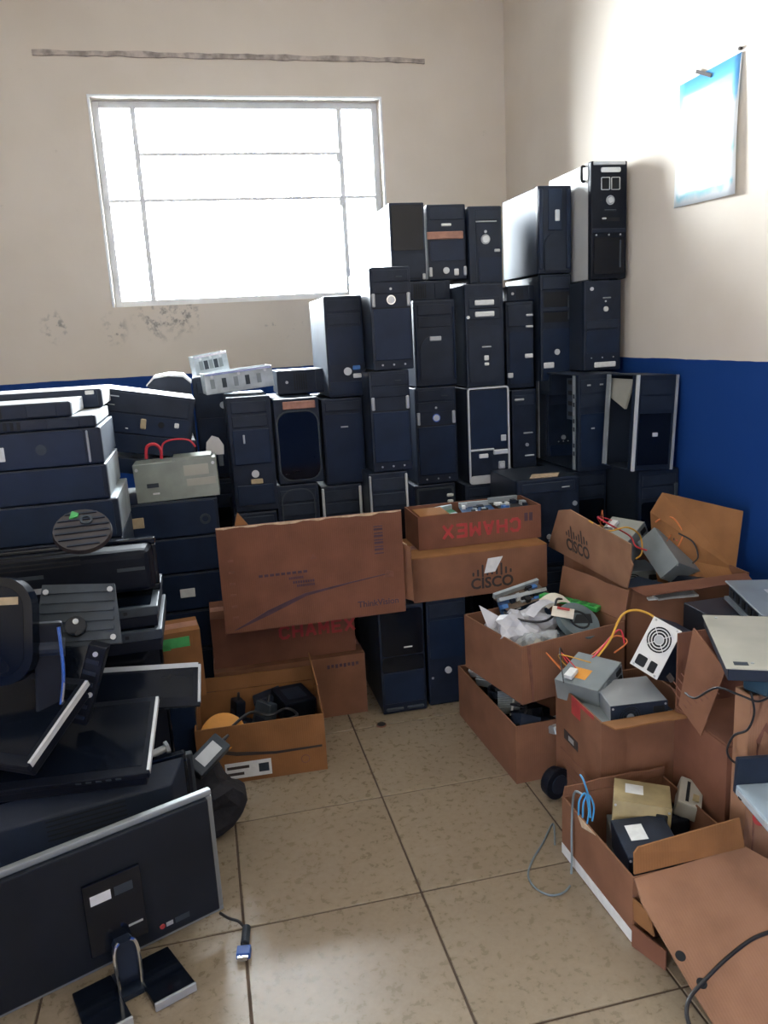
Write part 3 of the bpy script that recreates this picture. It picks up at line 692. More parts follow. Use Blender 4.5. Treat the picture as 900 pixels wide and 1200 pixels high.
# support for the small column above
stand('q8r', 630,672,445,3.52,'black tower half hidden behind the opened tower in the stack', bays(2), on='p6', z0=Z4, xs=(at(641,480,3.52).x, at(641,480,3.52).x+.165))
stand('r6', 633,670,321,3.42,'black tower with open drive bays, small badge and white label beneath the arched top tower',
      [('plate','drive_cover',.05,.95,.86,.98,M_BLACK2,.005),('dots','lamp',(.25,.55,.82),.925,.003,M_BRIGHT),('slot','open_bay',.1,.92,.70,.84),('slot','open_bay',.1,.92,.56,.65),('plate','bay_divider',.05,.95,.655,.695,M_BLACK2,.005),('plate','cage_tab',.88,.96,.58,.80,M_LGREY,.004),
       ('round','badge',.52,.28,.013,M_BRIGHT,.006),STK('white_label',.08,.42,.13,.185,M_WHITE,.006),('rr','lower_panel',.06,.94,.02,.50,.01,M_NAVY,.003)], on='q8r')
stand('r7', 684,728,328,3.27,'black tower with a wide white label at its bottom against the right wall',
      [('plate','drive_cover',.06,.94,.47,.57,M_BLACK2,.004),('slot','seam_gap',.15,.45,.50,.52),('round','power_button',.58,.685,.011,M_BRIGHT,.006),('plate','nameplate',.5,.72,.80,.815,M_SILVER,.005),('dots','lamp',(.58,),.77,.004,M_BRIGHT),('round','emblem',.2,.91,.008,M_BRIGHT,.005),
       ('rr','door_panel',.06,.94,.20,.45,.01,M_NAVY,.003),('dots','port',(.2,.5,.8),.15,.003,M_SILVER),STK('white_label',.28,.86,.04,.10,M_WHITE,.006)], on='q8', xs=(at(684,380,3.27).x, min(at(728,380,3.27).x, WALL_X-.008)))
# top row
stand('t1', 457,499,237,3.54,'black tower with glossy upper front standing leftmost of the top row beside the window', [('rr','glossy_panel',.06,.94,.40,.97,.01,M_GLOSS,.004),('rr','lower_panel',.06,.94,.05,.36,.01,M_BLACK2,.003),('dots','lamp',(.9,),.14,.005,M_BRIGHT),('plate','grip',.88,.97,.02,.10,M_SILVER,.006)], on='slabA')
stand('t2', 501,547,239,3.54,'black tower with a strip of brown tape across its front in the top row',
      [('plate','drive_cover',.06,.94,.80,.96,M_BLACK2,.003),('dots','lamp',(.28,.55,.82),.91,.004,M_SILVER),STK('nameplate',.36,.62,.715,.75,M_WHITE),STK('tape_strip',-.02,.92,.545,.645,M_TAPE,.006),('rr','door_panel',.06,.94,.26,.52,.01,M_NAVY,.003),('round','badge',.45,.13,.014,M_BRIGHT,.006),STK('white_label',.66,.78,.06,.15,M_WHITE),('plate','grip',.01,.09,.05,.18,M_SILVER,.006),('plate','grip',.91,.99,.05,.18,M_SILVER,.006)], on='slabA')
stand('t3', 549,589,241,3.52,'narrow black tower with round badge and pale line across its top in the top row',
      [('plate','drive_cover',.1,.9,.83,.95,M_BLACK2,.003),STK('pale_line',.2,.85,.80,.815,M_BRIGHT,.006),('round','badge',.5,.585,.016,M_BRIGHT,.007),('ring','badge_ring',.5,.585,.018,.021,M_SILVER,.004),('round','power_button',.5,.68,.006,M_SILVER,.006),('plate','side_rib',0,.22,.03,.97,M_BLACK2,.006),STK('nameplate',.76,.93,.42,.46,M_SILVER),('rr','lower_panel',.28,.95,.04,.36,.01,M_NAVY,.003)], on='r4')
stand('t4', 630,670,217,3.42,'wide-sided black tower with arched front and silver plate in the top row', [('plate','side_rib',.02,.14,.06,.96,M_NAVY,.007),('plate','side_rib',.86,.98,.06,.96,M_NAVY,.007),('arch','arch_panel',.18,.82,.04,.46,M_BLACK2,.006),('plate','upper_panel',.30,.72,.50,.96,M_NAVY,.004),STK('silver_plate',.50,.64,.60,.73,M_BRIGHT,.008),('dots','lamp',(.46,.54),.30,.003,M_BRIGHT),('dots','port',(.25,.5,.75),.08,.004,M_SILVER)], on='r6', cm=M_STEEL_L)
M_LCASE = mat('light_grey_steel_case', (0.46,0.46,0.45), 0.45, var=0.06, scale=8)
t5 = stand('t5', 692,735,188,3.27,'tall silver-sided tower with two framed slots atop the stack by the right wall',
      [('plate','silver_cap',.06,.94,.965,.995,M_SILVER,.004),('rr','nameplate',.26,.80,.905,.945,.006,M_BRIGHT,.005),
       ('frame','slot_frame',.27,.51,.76,.865,.004,.002,M_BRIGHT,.005),('frame','slot_frame',.55,.79,.76,.865,.004,.002,M_BRIGHT,.005),('slot','card_slot',.29,.49,.77,.855),('slot','card_slot',.57,.77,.77,.855),
       ('round','power_button',.53,.675,.012,M_BRIGHT,.006),('ring','button_ring',.53,.675,.014,.019,M_SILVER,.004),('dots','lamp',(.28,),.675,.004,M_HOLE),('plate','brand_strip',.36,.70,.585,.597,M_LGREY,.005),
       ('slot','floppy_slot',.3,.8,.50,.53),('plate','eject_button',.30,.42,.515,.53,M_BRIGHT,.006),('plate','divider',.03,.97,.40,.44,M_BLACK,.004),('dots','port',(.15,.5,.82),.385,.004,M_SILVER),
       ('rr','glossy_panel',.08,.92,.05,.36,.008,M_GLOSS,.005),('plate','glass_strip',.78,.84,.10,.34,M_LGREY,.007)], on='r7', cm=M_LCASE, fm=M_ROUGHBK, xs=(at(692,260,3.27).x, min(at(735,260,3.27).x, WALL_X-.006)))
lw = at(692,260,3.27).x - (at(692,260,3.27).x+min(at(735,260,3.27).x, WALL_X-.006))/2
hT = TOP['t5']-TOP['r7']; hd = MB(); hd.tube([(lw+.002,.06,hT-.012),(lw-.012,.055,hT-.015),(lw-.016,.05,hT-.04),(lw-.012,.055,hT-.068),(lw+.002,.06,hT-.072)], .006, 8); hd.build('side_handle', M_HOLE, t5)

# tower left of the tall one, and pieces on top of the left towers
stand('q0', 231,262,441,3.62,'black tower with ring badge behind the tall tower with tan label', [('plate','drive_cover',.1,.9,.84,.95,M_BLACK2,.003),('round','badge',.7,.72,.015,M_BRIGHT,.006),('rr','door_panel',.06,.94,.05,.6,.01,M_NAVY,.003)], z0=.80, xs=(at(228,480,3.65).x, at(228,480,3.65).x+.18))
stand('q00', 231,262,0,3.62,'black tower beneath the ring-badged tower at the back left', plain(), hfix=.40, xs=(at(228,480,3.65).x, at(228,480,3.65).x+.18))
stand('q01', 231,262,0,3.62,'black tower in the middle of the back left column', plain(), hfix=.399, on='q00', xs=(at(228,480,3.65).x, at(228,480,3.65).x+.18))
# slim box lying on the tall towers
tower('slim_desktop_computer', 'small dark desktop case lying on top of the glossy curved tower', .10, .235, .22, (0,0,0), (0,0,0), slim(), M_BLACK, M_STEEL_L).matrix_world = \
    Matrix.Translation((at(324,445,3.40).x, 3.40, TOP['q2']+.052)) @ Matrix.Rotation(PI/2, 4, 'Y')
# two bare drive cages on top
def drive_cage(label, M, w, h, d):
    t = thing('drive_cage', label, 'drive cage'); t.matrix_world = M
    MB().box(-w/2, w/2, 0, .002, 0, h).build('front_plate', M_ZINC, t)
    MB().box(-w/2, w/2, 0, d, 0, .002).build('bottom_plate', M_ZINC, t)
    MB().box(-w/2, -w/2+.002, .002, d, .002, h).build('side_plate', M_ZINC, t)
    MB().box(w/2-.002, w/2, .002, d, .002, h).build('side_plate', M_ZINC, t)
    MB().box(-w/2, w/2, d-.002, d, .002, h).build('back_plate', M_ZINC, t)
    MB().box(-w/2+.004, w/2-.004, -.004, 0, h-.010, h-.002).build('rim', M_CHROME, t)
    MB().box(-w/2+.004, w/2-.004, .004, d-.004, h*.45, h*.45+.002).build('shelf', M_ZINC, t)
    for i in range(5):
        x = -w/2+.02+i*(w-.04)/5
        MB().box(x, x+.018, -.0015, 0, h*.25, h*.7).build('plate_slot', M_LGREY if i % 2 else M_GREY, t)
    for i in range(3):
        MB().cyl((-w/2+.03+i*(w-.06)/2, 0, h*.82), (-w/2+.03+i*(w-.06)/2, -.004, h*.82), .006, 10).build('screw', M_BRIGHT, t)
    return t
zt1 = TOP['q1']+.001
drive_cage('long bare steel drive cage lying on the tall tower with tan label', Matrix.Translation((at(283,450,3.33).x, 3.38, zt1)) @ Matrix.Rotation(R(6),4,'Z') @ Matrix.Rotation(R(-4),4,'Y') @ Matrix.Translation((0,0,.013)), .28, .085, .14)
drive_cage('small bare steel drive cage behind the long one near the wall', Matrix.Translation((at(251,440,3.68).x, 3.70, TOP['q0']+.001)) @ Matrix.Rotation(R(10),4,'Z') @ Matrix.Rotation(R(-7),4,'Y') @ Matrix.Translation((0,0,.010)), .15, .085, .12)
# ------------------------------------------------------------------ cardboard boxes
CT = 0.005
def carton(label, loc, yaw, w, d, h, m, flaps=(), closed=False, name='cardboard_box', min_=None, group=None, front=True, left=True):
    """box with its own four side panels and bottom; local origin = centre of its base. flaps: (side, length, angle, inset) angle 0 up, 90 out, 180 hanging"""
    t = thing(name, label, 'box', loc, (0,0,yaw), group)
    mi = min_ or m
    MB().box(-w/2, w/2, -d/2, d/2, 0, CT).build('bottom_panel', m, t)
    if front: MB().box(-w/2, w/2, -d/2, -d/2+CT, CT, h).build('side_panel', m, t)
    MB().box(-w/2, w/2, d/2-CT, d/2, CT, h).build('side_panel', m, t)
    if left: MB().box(-w/2, -w/2+CT, -d/2+CT, d/2-CT, CT, h).build('side_panel', m, t)
    MB().box(w/2-CT, w/2, -d/2+CT, d/2-CT, CT, h).build('side_panel', m, t)
    if closed:
        MB().box(-w/2, w/2, -d/2, -.002, h, h+CT).build('top_flap', mi, t)
        MB().box(-w/2, w/2, .002, d/2, h, h+CT).build('top_flap', mi, t)
        MB().box(-w/2+.002, w/2-.002, -.025, .025, h+CT, h+CT+.0006).build('packing_tape', M_TAPE, t)
    E_ = {'F': ((-w/2,-d/2), (w/2,-d/2), (0,-1)), 'B': ((-w/2,d/2), (w/2,d/2), (0,1)), 'L': ((-w/2,-d/2), (-w/2,d/2), (-1,0)), 'R': ((w/2,-d/2), (w/2,d/2), (1,0))}
    for fl in flaps:
        sd, ln, ang = fl[:3]; ins = fl[3] if len(fl) > 3 else .004; fm_ = fl[4] if len(fl) > 4 else mi
        a, b_, n = E_[sd]
        a = Vector((*a, h)); b_ = Vector((*b_, h)); n = Vector((*n, 0))
        e = (b_-a).normalized(); dr = Vector((0,0,1))*math.cos(R(ang)) + n*math.sin(R(ang))
        nn = e.cross(dr)
        off_ = n*(-CT/2) + dr*.003
        mb = MB()
        k = 6; pts = []
        for i in range(k+1):
            pts.append(a+e*ins*.4+(b_-a-e*ins*.8)*(i/k)+off_)
        for i in range(k, -1, -1):
            jit = random.uniform(-.004, .004) if 0 < i < k else 0
            pts.append(a+e*ins+(b_-a-e*2*ins)*(i/k)+dr*(ln+jit)+off_)
        mb.sheet(pts, CT*.8).build('flap', fm_, t)
    return t
def face_text(parent, s, size, m, x, y, z, rot=(PI/2,0,0), bold=.0, sx=1.0, name='printed_lettering'):
    return lettering(name, s, size, m, parent, (x,y,z), rot, bold, sx)

STROKES = {'C': [((1,.82),(.75,1)),((.75,1),(.25,1)),((.25,1),(0,.78)),((0,.78),(0,.22)),((0,.22),(.25,0)),((.25,0),(.75,0)),((.75,0),(1,.18))], 'H': [((0,0),(0,1)),((1,0),(1,1)),((0,.5),(1,.5))],
  'A': [((0,0),(.42,1)),((.42,1),(.58,1)),((.58,1),(1,0)),((.2,.32),(.8,.32))], 'M': [((0,0),(0,1)),((0,1),(.5,.35)),((.5,.35),(1,1)),((1,1),(1,0))], 'E': [((0,0),(0,1)),((0,1),(1,1)),((0,.5),(.85,.5)),((0,0),(1,0))], 'X': [((0,0),(1,1)),((0,1),(1,0))]}
def block_word(parent, word, M, h, m, aspect=.72, wt=.20):
    """heavy stencil capitals laid out along local X, up local Y, facing local +Z; every letter a part"""
    lw = h*aspect; adv = lw+h*(wt+.16); x = -adv*len(word)/2+h*wt*.5
    for ch in word:
        b_ = MB(); k = 0
        for (p, q) in STROKES[ch]:
            p = Vector((x+p[0]*lw, (p[1]-.5)*h*(1-wt), 0)); q = Vector((x+q[0]*lw, (q[1]-.5)*h*(1-wt), 0))
            d_ = (q-p).normalized(); n_ = Vector((-d_.y, d_.x, 0))*h*wt/2; e_ = d_*h*wt*.35
            z_ = .0006+.00006*k; k += 1
            b_.add([M @ v for v in (p-e_-n_, q+e_-n_, q+e_+n_, p-e_+n_, p-e_-n_+Vector((0,0,z_)), q+e_-n_+Vector((0,0,z_)), q+e_+n_+Vector((0,0,z_)), p-e_+n_+Vector((0,0,z_)))],
                   [(3,2,1,0),(4,5,6,7),(0,1,5,4),(1,2,6,5),(2,3,7,6),(3,0,4,7)])
        b_.build('printed_letter', m, parent)
        x += adv
# big monitor carton
x0 = at(258,675,2.62).x; x1 = at(473,660,2.62).x; zb1 = .43; zt = at(365,608,2.62).z
W1 = x1-x0; H1 = zt-zb1; D1 = .22
bx = carton('big brown monitor carton with a dark swoosh and small print across its front', ((x0+x1)/2, 2.62+D1/2, zb1), 0, W1, D1, H1-.10, M_CBR, flaps=(('B',.10,-70,.004,M_CB),), front=False)
MB().box(-W1/2, W1/2, -D1/2, -D1/2+CT, CT, H1).build('front_panel', M_CBR, bx)
fy = -D1/2-.0012
def ink(parent, pts, m, name='printed_line', y=None):
    MB().prism(pts, (fy if y is None else y), (fy if y is None else y)+.001, 'y').build(name, m, parent)
ink(bx, [(-W1*.43,.012),(-W1*.25,.052),(-W1*.05,.102),(W1*.20,.128),(W1*.42,.146),(W1*.42,.149),(W1*.20,.133),(-W1*.06,.112),(-W1*.27,.066),(-W1*.34,.044),(-W1*.455,.010)], M_PURPLE)
face_text(bx, 'ThinkVision', .031, M_PURPLE, W1*.345, fy+.0004, .045, bold=.0006)
for i, (xa, xb, z) in enumerate(((-.30,-.03,.185),(-.14,-.06,.166),(-.12,.0,.150),(-.10,.0,.137))):
    n = 9
    for j in range(n):
        a = W1*(xa+(xb-xa)*j/n)
        MB().box(a, a+W1*(xb-xa)/n*.72, fy, fy+.001, z, z+.009).build('small_print', M_PURPLE, bx)
for i in range(9):
    MB().box(W1*.34, W1*.39, fy, fy+.001, H1*.60+i*.012, H1*.60+i*.012+.004+.004*(i % 2)).build('bar_mark', M_PURPLE, bx)
MB().prism([(-.012,H1*.62),(.012,H1*.62),(0,H1*.62+.02)], fy, fy+.001, 'y').build('arrow_mark', M_BROWNI, bx)
MB().prism([(W1*.38,H1*.36),(W1*.44,H1*.36),(W1*.44,H1*.41),(W1*.40,H1*.43)], fy, fy+.001, 'y').build('handling_mark', M_BROWNI, bx)
for i in range(6):
    MB().box(-W1*.455, -W1*.425, fy, fy+.001, .05+i*.04, .058+i*.04).build('small_print', M_BROWNI, bx)
MB().sheet([(W1/2,-D1/2+.03,.04),(W1/2+.035,-D1/2+.01,.03),(W1/2+.03,-D1/2+.01,H1*.62),(W1/2,-D1/2+.03,H1*.66)], .005).build('end_flap', M_CB, bx)
MB().sheet([(W1/2,-D1/2+.09,.04),(W1/2+.04,-D1/2+.08,.03),(W1/2+.035,-D1/2+.08,H1*.60),(W1/2,-D1/2+.09,H1*.66)], .005).build('end_flap', M_CBE, bx)
# pale torn upper edge
pts = []
n = 24
for i in range(n+1): pts.append((-W1/2+W1*i/n, H1-.006+random.uniform(-.004,.003)))
for i in range(n, -1, -1): pts.append((-W1/2+W1*i/n, H1-.0005))
MB().prism(pts, fy, fy+.001, 'y').build('torn_edge', M_CBE, bx)
MB().prism([(-W1*.40,H1),(-W1*.33,H1),(-W1*.38,H1+.045)], -D1/2+.01, -D1/2+.014, 'y').build('torn_tab', M_CBO, bx)

# the cartons it stands on
zl = at(400, 768, 2.76).z
xa, xb = at(252,800,2.76).x, at(429,800,2.76).x
c2 = carton('plain brown carton on the floor under the red-lettered carton', ((xa+xb)/2, 2.755+.12, 0), 0, xb-xa, .24, zl-CT, M_CB, closed=True)
y2 = -.12-.0008
for i in range(8):
    MB().box((xb-xa)*(.24+.028*i), (xb-xa)*(.24+.028*i)+.010, y2, y2+.001, zl-.045+.003*(i % 2), zl-.030).build('small_print', M_PURPLE, c2)
wc = xb-xa-.03
c3 = carton('brown carton with red lettering squeezed under the big monitor carton', ((xa+xb)/2-.01, 2.79+.11, zl+.001), 0, wc, .22, zb1-zl-CT-.002, M_CBR, closed=True)
block_word(c3, 'CHAMEX', Matrix.Translation((wc*.24, -.1101, (zb1-zl)*.55)) @ Matrix.Rotation(PI/2,4,'X'), .052, M_RED, .58)

# open carton with old accessories in front
ya = 2.40
xa, xb = at(232,880,ya).x, at(384,880,ya).x
hB3 = .20
c4 = carton('open carton with a white barcode label full of dark accessories', ((xa+xb)/2, ya+.14, 0), R(-2), xb-xa, .28, hB3, M_CBO, flaps=(('R',.10,-6,.0,M_CBO),('B',.05,4)))
w4 = xb-xa
MB().prism([(-w4*.47,.125),(-w4*.2,.095),(w4*.1,.083),(w4*.47,.085),(w4*.47,.092),(w4*.1,.092),(-w4*.2,.108),(-w4*.47,.137)], -.1412, -.140, 'y').build('printed_line', M_INK, c4)
lb = MB().box(-w4*.30, w4*.06, -.1416, -.140, .015, .070).build('barcode_label', M_WHITE, c4)
for i, (a, b_) in enumerate(((.04,.52),(.04,.40))):
    MB().box(-w4*.30+w4*.36*a, -w4*.30+w4*.36*b_, -.1420, -.1414, .026+.022*(1-i), .036+.022*(1-i)).build('print_bar', M_INK, lb)
MB().box(-w4*.04, w4*.04, -.1420, -.1414, .028, .058).build('print_block', M_LGREY, lb)
MB().ring((w4*.33,-.1404,.05), (0,-1,0), .012, .015, .0008).build('recycling_mark', M_BROWNI, c4)
zc = .012
def lump(name, label, cat, M, pts, r, m, group=None):
    o = MB().tube(pts, r, 10).build(name, m, None, smooth=True); o.matrix_world = M
    return tag(o, label, cat, group)
cx4, cy4 = (xa+xb)/2, ya+.14
# orange round lid
t = thing('round_tub', 'round orange plastic tub at the near edge of the label carton', 'tub', (cx4-w4*.30, cy4-.075, zc+.135), (R(35),0,0))
MB().cyl((0,0,0),(0,0,.02),.072,28,.066).build('lid_top', M_ORANGE, t, smooth=False)
MB().ring((0,0,-.012),(0,0,1),.066,.074,.014).build('rim', M_ORANGE, t)
def adapter(label, M, w, d, h, m, sticker=M_LGREY, cable=None, cat='power adapter', name='power_adapter'):
    t = thing(name, label, cat); t.matrix_world = M
    b_ = MB().box(-w/2,w/2,-d/2,d/2,0,h).build('housing', m, t, bevel=.006)
    MB().box(-w*.3,w*.3,-d*.3,d*.3,h,h+.0008).build('rating_label', sticker, b_)
    MB().cyl((w/2-.004,0,h/2),(w/2+.025,0,h/2),.007,10,.004).build('strain_relief', M_CABLE_K, t)
    if cable: MB().tube([(w/2+.02,0,h/2)]+cable, .0035, 7).build('cord', M_CABLE_K, t)
    return t
T4 = lambda x, y, z, rx=0, ry=0, rz=0: Matrix.Translation((x,y,z)) @ Euler((R(rx),R(ry),R(rz))).to_matrix().to_4x4()
adapter('upright black adapter block at the back of the label carton', T4(cx4-w4*.14, cy4+.07, zc+.10, 0,-82,20), .16,.055,.035, M_ROUGHBK, M_BLACK2)
adapter('tall grey battery pack leaning in the middle of the label carton', T4(cx4+.01, cy4+.03, zc+.04, 10,-68,35), .26,.07,.045, M_LGREY, M_BLACK2)
adapter('wide black adapter on the right in the label carton', T4(cx4+w4*.28, cy4+.05, .13, 8,6,20), .12,.12,.07, M_ROUGHBK, M_BLACK)
adapter('black adapter lying deep between battery pack and lid in the label carton', T4(cx4-.08, cy4+.03, .06, 10,-8,60), .12,.06,.06, M_ROUGHBK, M_BLACK)
adapter('black brick beside the wide adapter in the label carton', T4(cx4+w4*.12, cy4+.09, .13, 0,-15,0), .10,.07,.06, M_BLACK2, M_BLACK)
o = MB().tube([(cx4-.10,cy4-.09,.17),(cx4-.03,cy4-.06,.20),(cx4+.03,cy4-.09,.195),(cx4+.09,cy4-.05,.19),(cx4+.12,cy4-.09,.18),(cx4+.06,cy4-.11,.175)], .005, 7).build('coiled_cable', M_CABLE_K)
tag(o, 'loose black cable curled on top of the label carton contents', 'cable')

# two towers on the floor and the network-equipment carton on them
TOP['F1'] = .425
stand('F1', 443,498,0,2.70,'glossy black tower on the floor under the big carton corner', [('rr','glossy_panel',.04,.96,.55,.97,.012,M_GLOSS,.004),('rr','glossy_panel',.04,.96,.40,.54,.008,M_GLOSS,.003),('plate','lower_panel',.05,.95,.10,.39,M_NAVY,.003),('plate','foot_strip',.08,.46,.03,.06,M_LGREY,.006),('plate','foot_strip',.54,.92,.03,.06,M_LGREY,.006),WH(.62,.62,.2,.012)], hfix=.424, xs=(at(445,770,2.70).x, at(499,770,2.70).x))
stand('F2', 500,548,0,2.715,'black tower with round badge on the floor under the network carton', [('plate','drive_cover',.06,.94,.84,.96,M_BLACK2,.003),('dots','lamp',(.25,.6),.93,.004,M_SILVER),('rr','door_panel',.06,.94,.45,.81,.01,M_NAVY,.003),('round','badge',.5,.33,.013,M_BRIGHT,.006),('dots','port',(.1,),.27,.005,M_SILVER)], hfix=.424, xs=(at(501,770,2.715).x, at(548,770,2.715).x))
xa, xb = at(484,675,2.70).x, at(641,660,2.70).x
zt = at(560,646,2.70).z; hC = zt-.426-CT
c5 = carton('closed network equipment carton with bar logo standing on two towers', ((xa+xb)/2, 2.70+.145, .426), 0, xb-xa, .29, hC, M_CB, closed=True, min_=M_CBO)
def bar_logo(parent, x, y, z, s, m, rot=None):
    """nine rounded bars of rising and falling height over the word"""
    hs = (.25,.45,.8,.45,.25,.45,.8,.45,.25)
    for i, hh in enumerate(hs):
        a = (i-4)*s*.145
        MB().prism(rrect(a-s*.028, a+s*.028, -s*hh*.18, s*hh*.32, s*.025, 2), 0, .001, 'z', rot).build('logo_bar', m, parent)
def cisco(parent, M, s, m):
    hs = (.25,.45,.8,.45,.25,.45,.8,.45,.25)
    for i, hh in enumerate(hs):
        a = (i-4)*s*.16
        MB().prism(rrect(a-s*.032, a+s*.032, s*.30-s*hh*.10, s*.30+s*hh*.42, s*.028, 2), 0, .0008, 'z', M).build('logo_bar', m, parent)
    o = lettering('printed_lettering', 'CISCO', s*.50, m, parent, (0,0,0), (0,0,0), bold=.0015)
    o.matrix_local = M @ Matrix.Diagonal((1.0,1,1,1))
wc5 = xb-xa
cisco(c5, Matrix.Translation((wc5*.08, -.1455, hC*.26)) @ Matrix.Rotation(PI/2,4,'X'), .115, M_INK)
MB().sheet([(wc5*.02,-.1475,hC*.50),(wc5*.10,-.150,hC*.52),(wc5*.16,-.150,hC*.86),(wc5*.05,-.147,hC*.84)], .0008).build('torn_label', M_WHITE, c5)
# upside-down red-lettered tray on it
xa, xb = at(490,615,2.79).x, at(634,608,2.79).x; zt0 = .426+hC+CT+.001
ht = at(560,599,2.79).z-zt0
c6 = carton('open paper tray with upside-down red lettering on the network carton', ((xa+xb)/2, 2.79+.10, zt0), 0, xb-xa, .20, ht, M_CBR)
block_word(c6, 'CHAMEX', Matrix.Translation((.0, -.1001, ht*.47)) @ Matrix.Rotation(PI,4,'Y') @ Matrix.Rotation(PI/2,4,'X'), .056, M_RED, .60)
for x in (.36,.40): MB().box((xb-xa)*x, (xb-xa)*x+.014, -.1008, -.100, ht*.55, ht*.80).build('handling_mark', M_PURPLE, c6)
c6w = xb-xa
MB().sheet([(-c6w*.48,-.098,ht),(-c6w*.25,-.098,ht+.001),(-c6w*.28,-.03,ht+.014),(-c6w*.50,-.02,ht+.012)], .004).build('flap', M_CBO, c6)
def board(label, M, w, d, m, n=10, group=None, name='circuit_board'):
    t = thing(name, label, 'circuit board', group=group); t.matrix_world = M
    b_ = MB().box(-w/2,w/2,-d/2,d/2,0,.002).build('board', m, t)
    for i in range(n):
        sx = random.uniform(.012,.03); sy = random.uniform(.008,.02); x = random.uniform(-w/2+.003,w/2-sx-.003); y = random.uniform(-d/2+.003,d/2-sy-.003)
        mm, nm = random.choice([(M_HOLE,'chip'),(M_SILVER,'heat_sink'),(M_WHITE,'connector'),(M_BLACK2,'chip'),(M_BLUESTK,'connector')])
        MB().box(x,x+sx,y,y+sy,.002,.002+random.uniform(.004,.016)).build(nm, mm, b_)
    MB().box(-w/2,w/2,d/2-.006,d/2+.006,.002,.020).build('port_block', M_ZINC, b_)
    return t
for i, (fx, rz, lab) in enumerate(((-.25,5,'circuit board in the upside-down tray at its open left end'),(.05,-8,'circuit board in the middle of the upside-down tray'),(.32,10,'circuit board sticking up at the right end of the tray'))):
    board(lab, T4((xa+xb)/2+c6w*fx, 2.89, zt0+ht-.028+.008*i, 4, -4+3*i, rz), .13, .11, (M_PCB, M_PCBB, M_HOLE)[i])
# ------------------------------------------------------------------ right-hand boxes
def psu(label, M, body=M_GREY, plate=M_GREY, w=.15, d=.14, h=.086, fan=True, sticker=None, group=None, wires=None):
    """power supply: local -Y is the mains end with fan grille, socket and switch"""
    t = thing('power_supply', label, 'power supply', group=group); t.matrix_world = M
    c = MB().box(-w/2,w/2,-d/2+.002,d/2,0,h).build('casing', body, t, bevel=.0015, seg=1)
    p = MB().box(-w/2,w/2,-d/2,-d/2+.002,0,h).build('mains_plate', plate, t)
    if fan:
        fx = -w*.16; r = h*.42
        MB().cyl((fx,-d/2-.0004,h/2),(fx,-d/2+.001,h/2),r,24).build('fan_opening', M_HOLE, p)
        g = MB()
        for k in (.35,.58,.80,1.0): g.ring((fx,-d/2-.0004,h/2),(0,-1,0),r*k-.0014,r*k+.0014,.002)
        for k in range(4):
            a = PI/4+k*PI/2
            g.tube([(fx+r*.2*math.cos(a),-d/2-.0015,h/2+r*.2*math.sin(a)),(fx+r*math.cos(a),-d/2-.0015,h/2+r*math.sin(a))], .0013, 5)
        g.build('fan_grille', plate, p)
        MB().cyl((fx,-d/2-.0006,h/2),(fx,-d/2-.003,h/2),r*.34,18).build('fan_hub', M_BRIGHT if plate is M_BRIGHT else M_SILVER, p)
    MB().prism(rrect(w*.24,w*.44,h*.12,h*.46,.004,2), -d/2-.002, -d/2+.001, 'y').build('mains_socket', M_HOLE, p)
    MB().prism(rrect(w*.24,w*.44,h*.58,h*.82,.003,2), -d/2-.002, -d/2+.001, 'y').build('voltage_switch', M_HOLE, p)
    if sticker:
        MB().box(-w*.30,w*.02,-d*.1,d*.3,h,h+.0006).build('rating_sticker', sticker, c)
    for sx in (-1,1):
        for sz in (.12,.88): MB().cyl((sx*w*.46,-d/2,h*sz),(sx*w*.46,-d/2-.0015,h*sz),.0032,8).build('screw', M_SILVER, p)
    if wires:
        ms = [M_CABLE_O, M_CABLE_Y, M_CABLE_R, M_CABLE_K, M_CABLE_O]
        for i in range(wires):
            q = [(.03+.004*i, d/2, h*.3), (.03+.01*i, d/2+.04, h*.4+random.uniform(0,.03)), (random.uniform(-.08,.08), d/2+random.uniform(.02,.07), h+random.uniform(.01,.05)), (random.uniform(-.1,.1), random.uniform(0,.08), h+random.uniform(.004,.02))]
            MB().tube(q, .0018, 5).build('lead', ms[i % 5], t)
        MB().box(-.02,.02,-.012,.012,0,.012, Matrix.Translation((random.uniform(-.05,.05),.03,h+.004))).build('plug', M_WHITE, t)
    return t
def P3(u, v, y): p = at(u, v, y); return p.x, p.y, p.z
